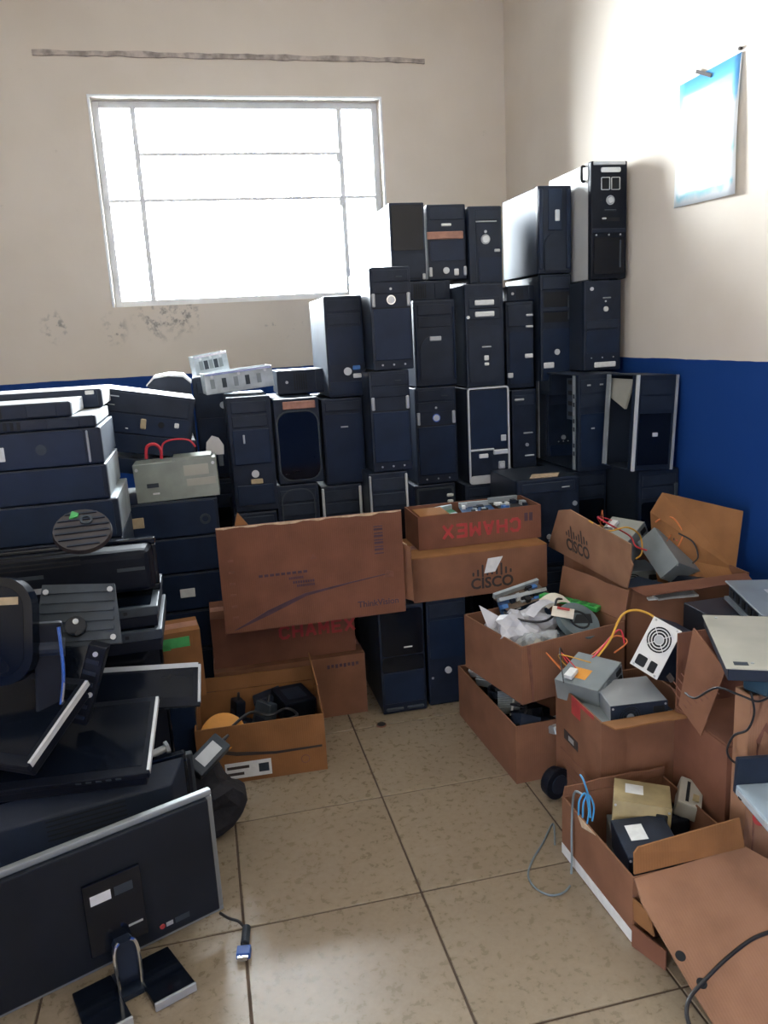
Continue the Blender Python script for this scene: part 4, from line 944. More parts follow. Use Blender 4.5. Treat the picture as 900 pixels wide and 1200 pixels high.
def junk(label, M, kind, m, s=1.0, name=None):
    """small loose parts: heat sink, drive, bracket, fan"""
    if kind == 'heatsink':
        t = thing('heat_sink', label, 'heat sink'); t.matrix_world = M
        MB().box(-.035*s,.035*s,-.035*s,.035*s,0,.006).build('base_plate', m, t)
        for i in range(8):
            x = (-.035+.07*i/7.5)*s; MB().box(x,x+.003,-.035*s,.035*s,.006,.035*s).build('fin', m, t)
    elif kind == 'fan':
        t = thing('cooling_fan', label, 'fan'); t.matrix_world = M
        MB().ring((0,0,0),(0,0,1),.036*s,.042*s,.022*s,24).build('housing', m, t)
        MB().cyl((0,0,.002),(0,0,.02*s),.015*s,16).build('hub', M_LGREY, t)
        for i in range(7):
            a = 2*PI*i/7
            MB().sheet([(.014*s*math.cos(a),.014*s*math.sin(a),.004),(.035*s*math.cos(a+.1),.035*s*math.sin(a+.1),.004),(.035*s*math.cos(a+.7),.035*s*math.sin(a+.7),.016*s),(.014*s*math.cos(a+.7),.014*s*math.sin(a+.7),.016*s)], .0012).build('blade', m, t)
    elif kind == 'drive':
        t = thing('optical_drive', label, 'drive'); t.matrix_world = M
        MB().box(-.073*s,.073*s,-.07*s,.09*s,0,.04*s).build('casing', m, t, bevel=.002, seg=1)
        MB().box(-.074*s,.074*s,-.078*s,-.07*s,-.001,.041*s).build('bezel', M_BLACK2, t)
        MB().box(-.06*s,.06*s,-.0795*s,-.078*s,.018*s,.026*s).build('tray_slot', M_HOLE, t)
    elif kind == 'hdd':
        t = thing('hard_drive', label, 'drive'); t.matrix_world = M
        b_ = MB().box(-.05*s,.05*s,-.073*s,.073*s,0,.025*s).build('casing', m, t, bevel=.003, seg=1)
        MB().box(-.035*s,.035*s,-.05*s,.02*s,.025*s,.0256*s).build('label_plate', M_WHITE, b_)
        MB().cyl((0,.04*s,.025*s),(0,.04*s,.027*s),.012*s,14).build('spindle_cap', M_ZINC, b_)
    return t

# --- lower long carton of dark parts
xL, yN = .832, 2.105
c7 = carton('low open carton of dark parts under the carton of bags', (xL+.20, yN+.27, 0), R(2.5), .40, .50, .195, M_CB)
for i, (px, py, h_, kind, m, lab) in enumerate(((.06,.06,.13,'heatsink',M_BLACK2,'dark heat sink at the near corner of the low carton'),(.10,.13,.12,'fan',M_ROUGHBK,'large black fan in the low carton'),(.07,.21,.13,'heatsink',M_ZINC,'pale metal heat sink midway along the low carton'),
        (.07,.30,.13,'fan',M_BLACK2,'small charcoal fan further back in the low carton'),(.07,.40,.14,'heatsink',M_ZINC,'pale heat sink at the far end of the low carton'),(.17,.05,.11,'hdd',M_ZINC,'scratched hard drive at the near edge of the low carton'),(.06,.46,.15,'fan',M_SILVER,'silver fan poking up at the far corner of the low carton'))):
    junk(lab, T4(xL+px, yN+py, h_+.035, random.uniform(-25,25), random.uniform(-25,25), random.uniform(0,180)), kind, m, 1.0 if i != 1 else 1.25)
for i in range(5):
    y = yN+.075+.085*i
    adapter(('flat black adapter','black adapter turned on edge','black adapter with grey label','small black adapter','black adapter half buried')[i]+' lying '+('nearest','second nearest','midway','second farthest','farthest')[i]+' in the low carton', T4(xL+.12, y, .012, random.uniform(-4,4), random.uniform(-4,4), random.uniform(0,30)), .11, .07, .155, M_ROUGHBK, M_LGREY if i == 2 else M_BLACK)
for i in range(4):
    o = MB().tube([(xL+.03+.02*i, yN+.05+.1*i, .16), (xL+.08, yN+.09+.1*i, .215), (xL+.05+.03*i, yN+.15+.08*i, .20), (xL+.12, yN+.10+.09*i, .19)], .0035, 6).build('loose_cable', (M_CABLE_K, M_WHITE, M_CABLE_K, M_CABLE_G)[i])
    tag(o, ('black cable at the near end of the low carton','white cable looping over the low carton parts','black cable midway over the low carton parts','grey cable at the far end of the low carton')[i], 'cable')
# --- upper carton of bags, boards and a green strip
yaw5 = R(12)
near = Vector((.872, 2.13, .258)); w5, d5, h5 = .40, .34, .19
cen = near + Matrix.Rotation(yaw5,3,'Z') @ Vector((w5/2, d5/2, 0))
c8 = carton('open carton heaped with white plastic bags and circuit boards', cen, yaw5, w5, d5, h5, M_CB, flaps=(('R',.10,10,.0,M_CB),))
for x in (-.10, -.065): MB().sheet([(-w5/2+.03-x*.1,-d5/2-.0012,.0),(-w5/2+.034-x*.1,-d5/2-.0012,0),(-w5/2+.012-x*.2,-d5/2-.0012,h5),(-w5/2+.006-x*.2,-d5/2-.0012,h5)], .001).build('crease', M_BROWNI, c8)
L5 = lambda x, y, z: cen + Matrix.Rotation(yaw5,3,'Z') @ Vector((x,y,max(z-.022,.007)))
def crumple(name, label, cat, c, rx, ry, rz, m, seed, up=0.0, yaw=0.0):
    """a crumpled bag: a noisy closed skin"""
    rnd = random.Random(seed); bm = bmesh.new()
    bmesh.ops.create_icosphere(bm, subdivisions=3, radius=1)
    dirs = [Vector((rnd.uniform(-1,1),rnd.uniform(-1,1),rnd.uniform(-1,1))).normalized() for _ in range(16)]
    for v in bm.verts:
        n = v.co.normalized(); k = 1.0
        for i, dd in enumerate(dirs): k += .055*math.sin(6*n.dot(dd)+i)+.07*max(0, n.dot(dd)-.85)/.15*(1 if i % 2 else -1)
        co = n*k; v.co = (co.x*rx, co.y*ry, co.z*rz)
    me = bpy.data.meshes.new(name); bm.to_mesh(me); bm.free(); me.materials.append(m)
    o = bpy.data.objects.new(name, me); COL.objects.link(o); o.location = c; o.rotation_euler = (0,0,yaw)
    return tag(o, label, cat)
# low filling parts so the heap has something under it
for i, (x, y) in enumerate(((-.12,-.09),(.0,-.09),(.12,-.09),(-.12,.06),(.02,.06),(.13,.07))):
    adapter(('grey','black','beige','dark','slate','pale')[i]+' power block '+('at the near left corner','in the near middle','at the near right corner','at the far left','in the far middle','at the far right')[i]+' under the bags', Matrix.Translation(L5(x,y,.008)) @ Matrix.Rotation(yaw5,4,'Z'), .10, .10, .10, (M_LGREY,M_ROUGHBK,M_BEIGE,M_BLACK2,M_LGREY,M_GREY)[i], M_BLACK2)
crumple('plastic_bag', 'crumpled white plastic bag in the left corner of the bag carton', 'bag', L5(-.125,-.01,.195), .075,.085,.055, M_BAG, 3)
crumple('plastic_bag', 'white plastic bag in the middle of the bag carton', 'bag', L5(-.03,.02,.195), .07,.075,.055, M_BAG, 5)
crumple('plastic_bag', 'grey translucent bag near the front edge of the bag carton', 'bag', L5(-.10,-.10,.175), .07,.05,.045, mat('grey_translucent_bag',(0.30,0.32,0.33),0.3,var=.15,scale=25), 8)
# pointed bag corner rising at the left
mb = MB(); a = L5(-.195,.02,.20)
t = thing('plastic_bag', 'stiff white bag corner pointing up at the left rim of the bag carton', 'bag', a)
mb.add([(0,0,0),(.10,-.03,-.01),(.14,.04,.01),(.05,.08,.02),(-.015,.05,.075),(.055,.02,.03)], [(0,1,5),(1,2,5),(2,3,5),(3,4,5),(4,0,5),(0,3,2,1),(0,4,3)])
mb.build('film', M_BAG, t)
for i, (x, y, z, rz, lab) in enumerate(((-.02,-.02,.255,20,'white folded paper strip on the bags'),(.07,.02,.247,-10,'cream paper label lying on the bags'),(.03,-.07,.243,50,'cream card with a red mark near the smoky disc'))):
    t = thing('paper_sheet', lab, 'paper', L5(x,y,z), (R(8),R(-6+5*i),yaw5+R(rz)))
    mb = MB(); ww, dd = (.13,.035) if i == 0 else (.09,.07); n = 6
    pts = [(-ww/2+ww*k/n, .018*math.sin(PI*k/n)) for k in range(n+1)] + [(ww/2-ww*k/n, .018*math.sin(PI*(n-k)/n)+.0012) for k in range(n+1)]
    mb.prism(pts, -dd/2, dd/2, 'y'); mb.build('sheet', (M_BAG, mat('cream_paper',(.58,.53,.45),.7,var=.06,scale=30), mat('cream_paper',(.58,.53,.45))) [i], t)
    if i == 2: MB().prism([(-.02,.0185),(.0,.0195),(.0,.021),(-.02,.020)], -.02, .02, 'y').build('red_mark', M_RED, t)
# smoky round cover
t = thing('disc_spindle_cover', 'round smoky grey plastic cover at the front of the bag carton', 'plastic cover', L5(.06,-.105,.215), (R(35),R(4),yaw5))
MB().cyl((0,0,0),(0,0,.018),.075,30,.070).build('dome', M_SMOKE, t, smooth=False)
MB().ring((0,0,.018),(0,0,1),.03,.036,.003).build('hub_ring', M_HOLE, t)
MB().prism([(-.03,-.01),(.04,-.02),(.055,.015),(.0,.02)], .018, .0195, 'z').build('dark_patch', M_HOLE, t)
# green strip
t = thing('memory_stick_case', 'bright green plastic case along the right rim of the bag carton', 'plastic case', L5(.135,.03,.225), (R(6),R(-4),yaw5+R(118)))
MB().box(-.105,.105,-.022,.022,0,.016).build('case_body', M_GREENP, t, bevel=.003)
for i in range(6): MB().box(-.09+i*.031,-.072+i*.031,-.018,.018,.016,.018).build('rib', mat('dark_green_plastic',(.02,.20,.05),.4), t)
board('blue circuit board standing at the back of the bag carton', Matrix.Translation(L5(.02,.13,.20)) @ Euler((R(62),0,yaw5+R(2))).to_matrix().to_4x4(), .20, .10, M_PCBB, 14)
board('brown-edged circuit board lying behind the blue board', Matrix.Translation(L5(.03,.155,.235)) @ Euler((R(20),R(-4),yaw5+R(6))).to_matrix().to_4x4(), .20, .08, mat('brown_circuit_board',(.09,.06,.04),.5,var=.3,scale=40), 12)
board('green circuit board under the green case', Matrix.Translation(L5(.13,-.03,.185)) @ Euler((R(8),R(10),yaw5+R(40))).to_matrix().to_4x4(), .13, .10, M_PCB, 12)
o = MB().tube([L5(-.15,.0,.262),L5(-.12,-.045,.245),L5(-.06,-.075,.235),L5(.0,-.06,.240),L5(.05,-.01,.268),L5(.08,-.0,.262)], .004, 7).build('black_lead', M_CABLE_K); tag(o, 'black cable arching over the white bags', 'cable')
for i, (x, y) in enumerate(((-.08,-.13),(-.03,-.12),(-.12,-.14))):
    junk(('small pale bracket','second small bracket','third small bracket')[i]+(' near the front rim of the bag carton',' left of the smoky disc',' in the near left corner of the bag carton')[i], Matrix.Translation(L5(x,y,.185)) @ Euler((R(20*i),R(15),R(40*i))).to_matrix().to_4x4(), 'heatsink', (M_ZINC,M_LGREY,M_BEIGE)[i], .6)

# --- carton of power supplies
B8x, B8y, B8w, B8d, B8h = .962, 1.80, .295, .285, .345
c9 = carton('open carton with red tape on its rim full of power supplies', (B8x+B8w/2, B8y+B8d/2, 0), 0, B8w, B8d, B8h, M_CB, flaps=(('F',.07,78,.004,M_CBO),))
MB().box(-B8w/2-.0008, -B8w/2+.0, -.02, .035, B8h-.055, B8h+.0006).build('red_tape', M_RED, c9)
MB().box(-B8w/2-.0008, -B8w/2+.0, -.10, -.02, B8h-.012, B8h+.0006).build('red_tape', M_RED, c9)
MB().box(-B8w/2-.0008, -B8w/2, -.005, .085, .185, .215).build('black_stripe', M_INK, c9)
MB().box(-B8w/2-.0012, -B8w/2, .02, .055, .192, .208).build('print_block', M_SILVER, c9)
for i in range(3): MB().box(-B8w/2-.0008, -B8w/2, -.11+.01*i, .11-.02*i, .140-.03*i, .143-.03*i).build('printed_line', M_BROWNI, c9)
# filling supplies beneath
psu('grey power supply buried at the near left of the red-taped carton', T4(B8x+.085, B8y+.085, .24, 0,0,90), M_GREY, M_GREY)
psu('grey power supply buried at the far left of the red-taped carton', T4(B8x+.085, B8y+.215, .25-.01, 0,0,90), M_GREY, M_GREY, h=.08, d=.13)
psu('dark power supply buried at the right of the red-taped carton', T4(B8x+.215, B8y+.16, .21, 0,0,0), M_BLACK2, M_GREY, w=.12)
p = at(733, 812, 1.90)
psu('silver grey power supply with dark fan end on top of the red-taped carton', T4(p.x+.01, p.y-.005, p.z-.066, 2,-2,-9), mat('light_grey_steel',(.34,.36,.37),.42,metal=.35,var=.08), M_BLACK2, w=.16, d=.15, h=.075)
p = at(692, 790, 2.02)
psu('grey power supply with yellow sticker at the back of the red-taped carton', T4(p.x, p.y, p.z-.05, 0,-14,35), M_GREY, M_GREY, sticker=M_ORANGE, h=.07, wires=4)
# tilted one with a bright fan plate: plate normal towards the camera and up-left
def pose_from_axes(c, xdir, ydir):
    x = Vector(xdir).normalized(); z = x.cross(Vector(ydir)).normalized(); y = z.cross(x)
    M = Matrix((x,y,z)).transposed().to_4x4(); M.translation = c; return M
n_ = Vector((-.82,-.48,.42)).normalized()
a_ = at(783,731,1.86)-at(752,787,1.86); a_ = (a_-n_*a_.dot(n_)).normalized()
# local X runs down the plate, local Y into the body, local Z to the right
xd_ = -a_; yd_ = -n_; zd_ = xd_.cross(yd_)
M = Matrix((xd_, yd_, zd_)).transposed().to_4x4(); M.translation = at(768,759,1.86) - n_*.07 - zd_*.045
psu('dark power supply with bright silver fan plate tilted upwards in the red-taped carton', M, M_BLACK2, mat('bright_fan_plate',(.72,.73,.74),.3,metal=.5,var=.05), w=.15, d=.14, h=.09)
for i, (pts, m, lab) in enumerate((
    ([(700,770,2.06),(715,750,2.06),(728,722,2.08),(745,715,2.08),(765,722,2.05),(772,735,2.02)], M_CABLE_Y, 'yellow cable arching beside the bright fan plate'),
    ([(685,775,2.08),(705,758,2.08),(722,745,2.08),(735,752,2.06),(720,765,2.05)], M_CABLE_O, 'orange cable loop above the yellow-stickered supply'),
    ([(680,785,2.06),(700,765,2.06),(725,738,2.07),(732,755,2.06)], M_CABLE_R, 'red-brown cable behind the yellow-stickered supply'))):
    o = MB().tube([at(*q) for q in pts], .0035 if i == 0 else .0025, 6).build('power_lead', m); tag(o, lab, 'cable')

# --- tall carton at the back with logo flap
B7x0, B7x1, B7y0, B7y1, B7h = 1.292, 1.745, 2.25, 2.72, .545
c10 = carton('tall open carton by the blue wall with a bar-logo flap standing up', ((B7x0+B7x1)/2, (B7y0+B7y1)/2, 0), 0, B7x1-B7x0, B7y1-B7y0, B7h, M_CB, flaps=(('F',.06,100,.03,M_CBR),))
oc = Vector(c10.location); inv = Matrix.Translation(-oc)
f1 = [atx(735,690,1.29), atx(643,640,1.29), atx(655,598,1.27), atx(668,597,1.27), atx(740,638,1.27), atx(739,655,1.275), atx(742,662,1.28)]
dz = B7h+.003-min(p.z for p in f1[:2]); 
mb = MB(); mb.sheet([p-oc for p in f1], .005); lf = mb.build('logo_flap', M_CBL, c10)
# logo on the flap's left (outer) face, reading along it from far to near
a = f1[1]-oc; b_ = f1[0]-oc; ex = (b_-a).normalized(); up = (f1[2]-f1[1]); up = (up-ex*up.dot(ex)).normalized(); nn = ex.cross(up)
Mx = Matrix((ex, up, nn)).transposed().to_4x4(); Mx.translation = (a+b_)/2 + up*.055 + ex*(-.03) + nn*.0032
cisco(c10, Mx, .125, M_INK)
f2 = [at(765,650,2.50), at(862,668,2.34), at(871,599,2.34), at(776,577,2.50), at(762,600,2.50)]
MB().sheet([p-oc for p in f2], .005).build('back_flap', M_CBO, c10)
f3 = [at(862,667,2.34), at(765,649,2.50), at(772,690,2.45), at(838,702,2.30), at(858,680,2.32)]
MB().sheet([p-oc for p in f3], .005).build('inner_flap', M_CBO, c10)
# supplies in it
zz = B7h-.10
psu('beige grey power supply standing at the back of the logo-flap carton', T4(*P3(728,612,2.60)[:2], .60, 0,-30,25) @ Matrix.Translation((0,0,-.04)), mat('warm_grey_steel',(.33,.34,.31),.45,metal=.2,var=.08), M_GREY, fan=False, wires=4)
psu('large grey power supply leaning in the middle of the logo-flap carton', T4(*P3(782,655,2.46)[:2], .555, 38,24,22) @ Matrix.Translation((0,0,-.03)), M_GREY, M_GREY, w=.16, d=.17, h=.085, fan=False, wires=5)
psu('dark power supply low in the logo-flap carton', T4(1.41, 2.37, .42, 0,0,20), M_BLACK2, M_GREY)
psu('grey power supply low at the back of the logo-flap carton', T4(1.50, 2.58, .42, 0,0,-10), M_GREY, M_GREY)
psu('dark power supply in the right corner of the logo-flap carton', T4(1.63, 2.38, .42, 0,10,30), M_BLACK2, M_LGREY)
for i, (pts, m, lab) in enumerate((
    ([(768,612,2.48),(778,606,2.48),(790,608,2.46),(800,625,2.44),(795,640,2.44)], M_CABLE_O, 'orange cable loop beside the orange back flap'),
    ([(690,610,2.45),(712,622,2.42),(735,618,2.42),(750,628,2.46),(752,648,2.42),(745,655,2.40)], M_CABLE_Y, 'yellow cable dropping beside the leaning supply'),
    ([(700,606,2.47),(715,615,2.44),(738,628,2.48),(745,640,2.44),(758,645,2.40)], M_CABLE_R, 'red cable tangled behind the logo flap'),
    ([(795,625,2.44),(812,635,2.41),(818,652,2.38),(812,660,2.36)], M_CABLE_K, 'black cable hanging right of the leaning supply'))):
    o = MB().tube([at(*q) for q in pts], .003, 6).build('power_lead', m); tag(o, lab, 'cable')
t = thing('paper_sheet', 'folded white paper bundle on the near rim of the logo-flap carton', 'paper', at(790,697,2.25), (R(4),0,R(-8)))
MB().box(-.10,.07,-.03,.05,0,.006).build('sheet', M_WHITE, t); MB().box(-.08,.05,-.04,.03,.006,.012, Matrix.Rotation(R(7),4,'Z')).build('sheet', M_SILVER, t)

# --- right-hand stack: two cartons, drives and flat units
xr = 1.175
c11 = carton('plain dark brown carton beneath the printed-side carton at the right edge', (xr+.19, 1.675, 0), 0, .38, .225, .355, M_CBR, closed=True)
c12 = carton('printed-side carton with a hanging flap holding a beige drive unit', (xr+.19, 1.675, .362), 0, .38, .225, .215, M_CBR, front=False, left=False)
oc = Vector(c12.location)
fl = [atx(813,736,xr-.05), atx(851,785,xr-.02), atx(822,862,xr-.03), atx(796,826,xr-.055)]
MB().sheet([p-oc for p in fl], .005).build('printed_flap', M_CB, c12)
ctr = sum(fl, Vector())/4-oc
ex = (fl[1]-fl[0]).normalized(); up = (fl[0]-fl[3]); up = (up-ex*up.dot(ex)).normalized(); nn = ex.cross(up)
Mx = Matrix((ex,up,nn)).transposed().to_4x4(); Mx.translation = ctr
for i in range(7): MB().box(-.05,.045-.004*i,.035-.02*i,.038-.02*i,.0026,.0034, Mx).build('printed_line', M_BROWNI, c12)
MB().box(-.07,-.05,-.075,-.055,.0026,.0034, Mx).build('handling_mark', M_INK, c12)
# beige unit lying in it
ztop = .635
q = [atz(823,721,ztop), atz(868,716,ztop), atz(851,783,ztop)]
e1 = (q[2]-q[0]); ang = math.atan2(e1.y, e1.x)
t = thing('drive_unit', 'beige steel drive unit lying on the printed-side carton', 'drive unit')
t.matrix_world = Matrix.Translation((q[0].x, q[0].y, ztop-.038)) @ Matrix.Rotation(ang, 4, 'Z')
ln = e1.length
MB().box(0, ln, 0.004, .256, 0.008, .036).build('lower_case', M_BLACK2, t, bevel=.002, seg=1)
tp = MB().box(0, ln, 0, .26, .036, .039).build('top_cover', M_BEIGE, t)
for x, y in ((.02,.03),(ln-.03,.06),(ln-.03,.2),(.02,.2)): MB().cyl((x,y,.039),(x,y,.0405),.004,8).build('screw', M_ZINC, tp)
MB().box(ln*.9,ln*.95,.02,.05,.039,.0402).build('stamp_mark', M_LGREY, tp)
# grey flat network unit further right
for i in range(2):
    lying('k2%d' % i, 0, 0, 1.83, .36, ('black case lying on the floor behind the printed-side carton','black case lying right under the grey flat network unit')[i], [('rr','door_panel',.05,.95,.03,.97,.01,M_NAVY,.003),('round','power_button',.5,.8,.01,M_SILVER,.005)], z0=.268*i, h=.267, d=.27, xr=1.755)
zt = .60
a = atz(850,682,zt); b_ = atz(892,722,zt); e1 = b_-a; ang = math.atan2(e1.y, e1.x)
t = thing('network_switch', 'grey flat network unit with dark open front at the right edge', 'network unit'); t.matrix_world = Matrix.Translation((a.x,a.y,zt-.052)) @ Matrix.Rotation(ang,4,'Z')
ln = max(e1.length, .2)
M_UNIT = mat('blue_grey_steel',(.24,.28,.31),.4,metal=.3,var=.1)
MB().box(0,ln,.012,.30,0,.05).build('case', M_BLACK2, t); MB().box(-.004,ln+.004,0,.30,.05,.056).build('top_cover', M_UNIT, t, bevel=.002, seg=1)
MB().box(-.004,ln+.004,0,.012,-.004,.006).build('front_lip', M_UNIT, t); MB().box(ln-.02,ln+.004,0,.012,.006,.05).build('front_post', M_UNIT, t)
for i in range(5): MB().box(.02+i*ln/6,.045+i*ln/6,.009,.012,.014,.034).build('port', M_HOLE, t)
MB().box(ln*.3,ln*.55,.08,.10,.056,.0565).build('scratch_label', M_BRIGHT, t)

# --- flattened printed carton standing at the right edge
xa = at(876,880,1.47).x
c14 = carton('slim pale carton with red-brown printed figures at the right edge', (xa+.17, 1.495, .0), 0, .34, .055, at(880,816,1.47).z, M_CBL)
y_ = -.0285
MB().ring((.0-.17+.05,y_+.0004,.23),(0,-1,0),.022,.030,.0008).build('printed_figure', M_RED, c14)
MB().prism([(-.145,.40),(-.13,.45),(-.10,.42),(-.11,.44),(-.125,.47),(-.15,.43)], y_, y_+.001, 'y').build('printed_figure', M_BROWNI, c14)
MB().box(-.148,-.144,y_,y_+.001,.10,.42).build('printed_line', M_BROWNI, c14)
for i in range(6): MB().box(-.14+.01*(i % 2), -.09, y_, y_+.001, .28+.018*i, .283+.018*i).build('printed_line', M_BROWNI, c14)
o = MB().tube([at(803,812,1.6),at(815,818,1.55),at(840,806,1.5),at(868,815,1.45),at(888,822,1.43),at(905,815,1.43)], .0028, 6).build('thin_lead', M_CABLE_K); tag(o, 'thin black cable strung from printed flap to slim pale carton', 'cable')
o = MB().tube([at(880,812,1.44),at(884,835,1.43),at(876,855,1.44),at(860,862,1.46),at(852,880,1.47),at(860,893,1.47),at(872,893,1.46)], .0028, 6).build('thin_lead', M_CABLE_K); tag(o, 'thin black cable dangling down the slim pale carton', 'cable')
# blue-white camera-like unit at the frame edge
t = thing('plastic_speaker', 'dark blue plastic speaker with pale buttons at the right edge', 'speaker', at(897,795,1.46), (0,0,R(20)))
MB().box(-.015,.09,-.02,.05,-.042,.042).build('shell', mat('dark_teal_plastic',(.02,.05,.08),.25,var=.2), t, bevel=.014, seg=3)
for i in range(2): MB().box(-.010+.02*i,.006+.02*i,-.024,-.018,.004-.03*i,.030-.03*i).build('button', M_BRIGHT, t)

# --- near carton with the big flap
B11x, B11y, B11w, B11d, B11h = .835, 1.425, .305, .345, .172
c15 = carton('near open carton with a big flap sloping to the floor', (B11x+B11w/2, B11y+B11d/2, 0), R(1.5), B11w, B11d, B11h, M_CB, flaps=(('B',.03,-10),))
MB().box(-B11w/2-.0012,-B11w/2,-B11d/2,B11d/2,.004,.034).build('white_strip', M_WHITE, c15)
MB().prism([(-B11d*.02,B11h+.0),(B11d*.18,B11h-.022),(B11d*.24,B11h-.004),(B11d*.24,B11h+.0)], -B11w/2-.001, -B11w/2, 'x').build('worn_notch', M_CBE, c15)
oc = Vector(c15.location); ri = Matrix.Rotation(-R(1.5),3,'Z')
def loc15(p): return ri @ (Vector(p)-oc)
hz = .178
g0 = atz(737,1020,hz); g1 = atz(870,958,hz); g1 = Vector((1.135, 1.435, hz)); g0 = Vector((.842, 1.418, hz))
n0 = atz(828,1195,.015); 
pl = [g0, Vector((.832,1.37,.155)), Vector((.850,1.20,.065)), Vector((.868,1.08,.008)), Vector((1.36,1.08,.008)), Vector((1.33,1.24,.085)), g1]
# fit a plane y-z slope so the sheet stays flat
def slope(p): return Vector((p.x, p.y, .008+(p.y-1.08)*(hz-.008)/(1.43-1.08)))
bf = MB().sheet([loc15(slope(p)) for p in pl], .005).build('big_flap', M_CBL, c15)
sl = (hz-.008)/(1.43-1.08); nrm = Vector((0,-sl,1)).normalized()
for u, v in ((797,1121),(822,1153)):
    d_ = ray(u, v); k = (.008-CAM.z+(-1.08)*sl)/(d_.z-d_.y*sl); p = CAM+d_*k
    MB().cyl(loc15(p+nrm*.0026), loc15(p+nrm*.0032), .011, 16).build('punched_hole', M_HOLE, c15)
def on_flap(u, v, up=.004):
    d_ = ray(u, v); k = (.008-CAM.z+(-1.08)*sl)/(d_.z-d_.y*sl); return CAM+d_*k+nrm*up
# standing inner flap at the hinge
s0 = slope(Vector((.845,1.425,0))); s1 = slope(Vector((1.133,1.432,0)))
MB().sheet([loc15(p) for p in (s0+Vector((0,0,.003)), s1+Vector((0,0,.003)), s1+Vector((-.01,.01,.075)), s0+Vector((.012,.006,.066)), s0+Vector((0,.003,.055)))], .005).build('inner_flap', M_CBO, c15)
MB().sheet([loc15(p) for p in (Vector((.842,1.425,.12)), Vector((.842,1.36,.13)), Vector((.846,1.34,.085)), Vector((.846,1.425,.06)))], .004).build('corner_tab', M_CBO, c15)
MB().sheet([loc15(p) for p in (Vector((.838,1.415,.0)), Vector((.87,1.33,.0)), Vector((.87,1.33,.05)), Vector((.838,1.415,.055)))], .004).build('corner_tab', M_CBR, c15)
# crease lines are real folds: thin raised ridge
# contents
psu('yellowed old power supply standing in the near carton', T4(*P3(750,930,1.66)[:2], .105, -4,3,-30), M_YELLOWED, M_YELLOWED, w=.14, d=.12, h=.105, fan=False, sticker=M_WHITE)
psu('grey power supply buried beneath the yellowed one', T4(B11x+.17, 1.67, .008, 0,0,-20), M_GREY, M_GREY, h=.088)
psu('black power supply with white label at the front of the near carton', T4(B11x+.115, 1.545, .10, 3,-4,-12), M_BLACK, M_BLACK2, w=.13, d=.14, h=.08, fan=False, sticker=M_WHITE)
psu('dark power supply beneath the white-labelled black one', T4(B11x+.125, 1.515, .008, 0,0,-10), M_BLACK2, M_LGREY)
p = P3(808,928,1.68)
t = thing('plug_adapter', 'small beige plug box at the right of the near carton', 'adapter'); t.matrix_world = T4(p[0]-.01, p[1], .135, 10,15,-35)
MB().box(-.03,.03,-.05,.05,0,.05).build('housing', M_BEIGE, t, bevel=.005); MB().box(-.012,-.004,-.04,.035,.05,.0515).build('slot', M_HOLE, t); MB().box(.005,.02,-.03,-.01,.05,.056).build('prong_block', M_YELLOWED, t)
adapter('dark block under the small beige plug box', T4(1.09,1.68,.01,0,0,0), .07,.10,.12, M_ROUGHBK, M_BLACK2)
for i, (pts, m, lab) in enumerate((
    ([(692,958,1.60),(690,935,1.60),(684,915,1.60),(680,908,1.62)], M_CABLE_B, 'stiff blue cable end standing in the near carton corner'),
    ([(683,958,1.60),(684,940,1.60),(690,932,1.6),(696,945,1.6),(694,962,1.6)], M_CABLE_B, 'blue cable loop in the near carton corner'),
    ([(678,955,1.60),(679,938,1.60),(686,930,1.6),(690,950,1.6),(688,965,1.6)], M_CABLE_B, 'inner blue cable loop in the near carton corner'))):
    o = MB().tube([at(*q) for q in pts], .0024, 6).build('network_cable', m); tag(o, lab, 'cable')
o = MB().tube([at(684,932,1.62),at(674,928,1.66),(B11x-.006,1.70,B11h+.012),(B11x-.016,1.685,.12),(B11x-.018,1.68,.05),(B11x-.022,1.675,.006)], .003, 7).build('grey_lead', M_CABLE_G); tag(o, 'grey cable hanging over the rim of the near carton', 'cable')
o = MB().tube([(B11x-.01,1.80,.004)]+[atz(*q,.004) for q in ((648,965),(636,988),(624,1008),(619,1026),(628,1041),(645,1049),(660,1046),(668,1038))], .0026, 7).build('grey_lead', M_CABLE_G); tag(o, 'thin grey cable looped on the tiles beside the near carton', 'cable')
o = MB().tube([on_flap(905,1092),on_flap(880,1102),on_flap(850,1125),on_flap(825,1150),on_flap(808,1170),on_flap(804,1190),on_flap(812,1215)], .0042, 8).build('extension_cable', M_CABLE_K); tag(o, 'thick black extension cable lying across the big cardboard flap', 'cable')
# blue-grey slim unit lying on the flap
a = on_flap(866,935,.01); 
t = thing('disc_player', 'pale blue-grey slim disc unit resting at the right edge of the big flap', 'disc drive'); 
p0 = at(862,925,1.40); p1 = at(905,975,1.25); e1 = p1-p0
Mx = pose_from_axes(p0, e1, Vector((1,.6,0)))
t.matrix_world = Mx
M_PALE = mat('pale_blue_grey_plastic',(.30,.37,.42),.35,var=.1)
MB().box(0,e1.length,0,.10,-.012,.012).build('body', M_PALE, t, bevel=.003); MB().box(.01,e1.length*.9,-.003,.002,-.004,.006).build('tray_front', M_SILVER, t)
MB().box(-.012,.0,.0,.10,-.012,.075).build('screen_frame', M_BLACK2, t, bevel=.002); MB().box(.02,.03,-.004,0,-.008,-.004).build('button', M_HOLE, t)
# black ball-like headset cup on the floor between cartons
t = thing('headphone_cup', 'round black headphone cup on the floor between the low and red-taped cartons', 'headphone', (.925, 2.015, .0), (0,0,R(20)))
MB().cyl((0,-.018,.052),(0,.018,.052),.050,24,.044).build('cushion', M_ROUGHBK, t, bevel=.008); MB().cyl((0,-.022,.052),(0,-.017,.052),.03,20).build('speaker_mesh', M_BLACK2, t)
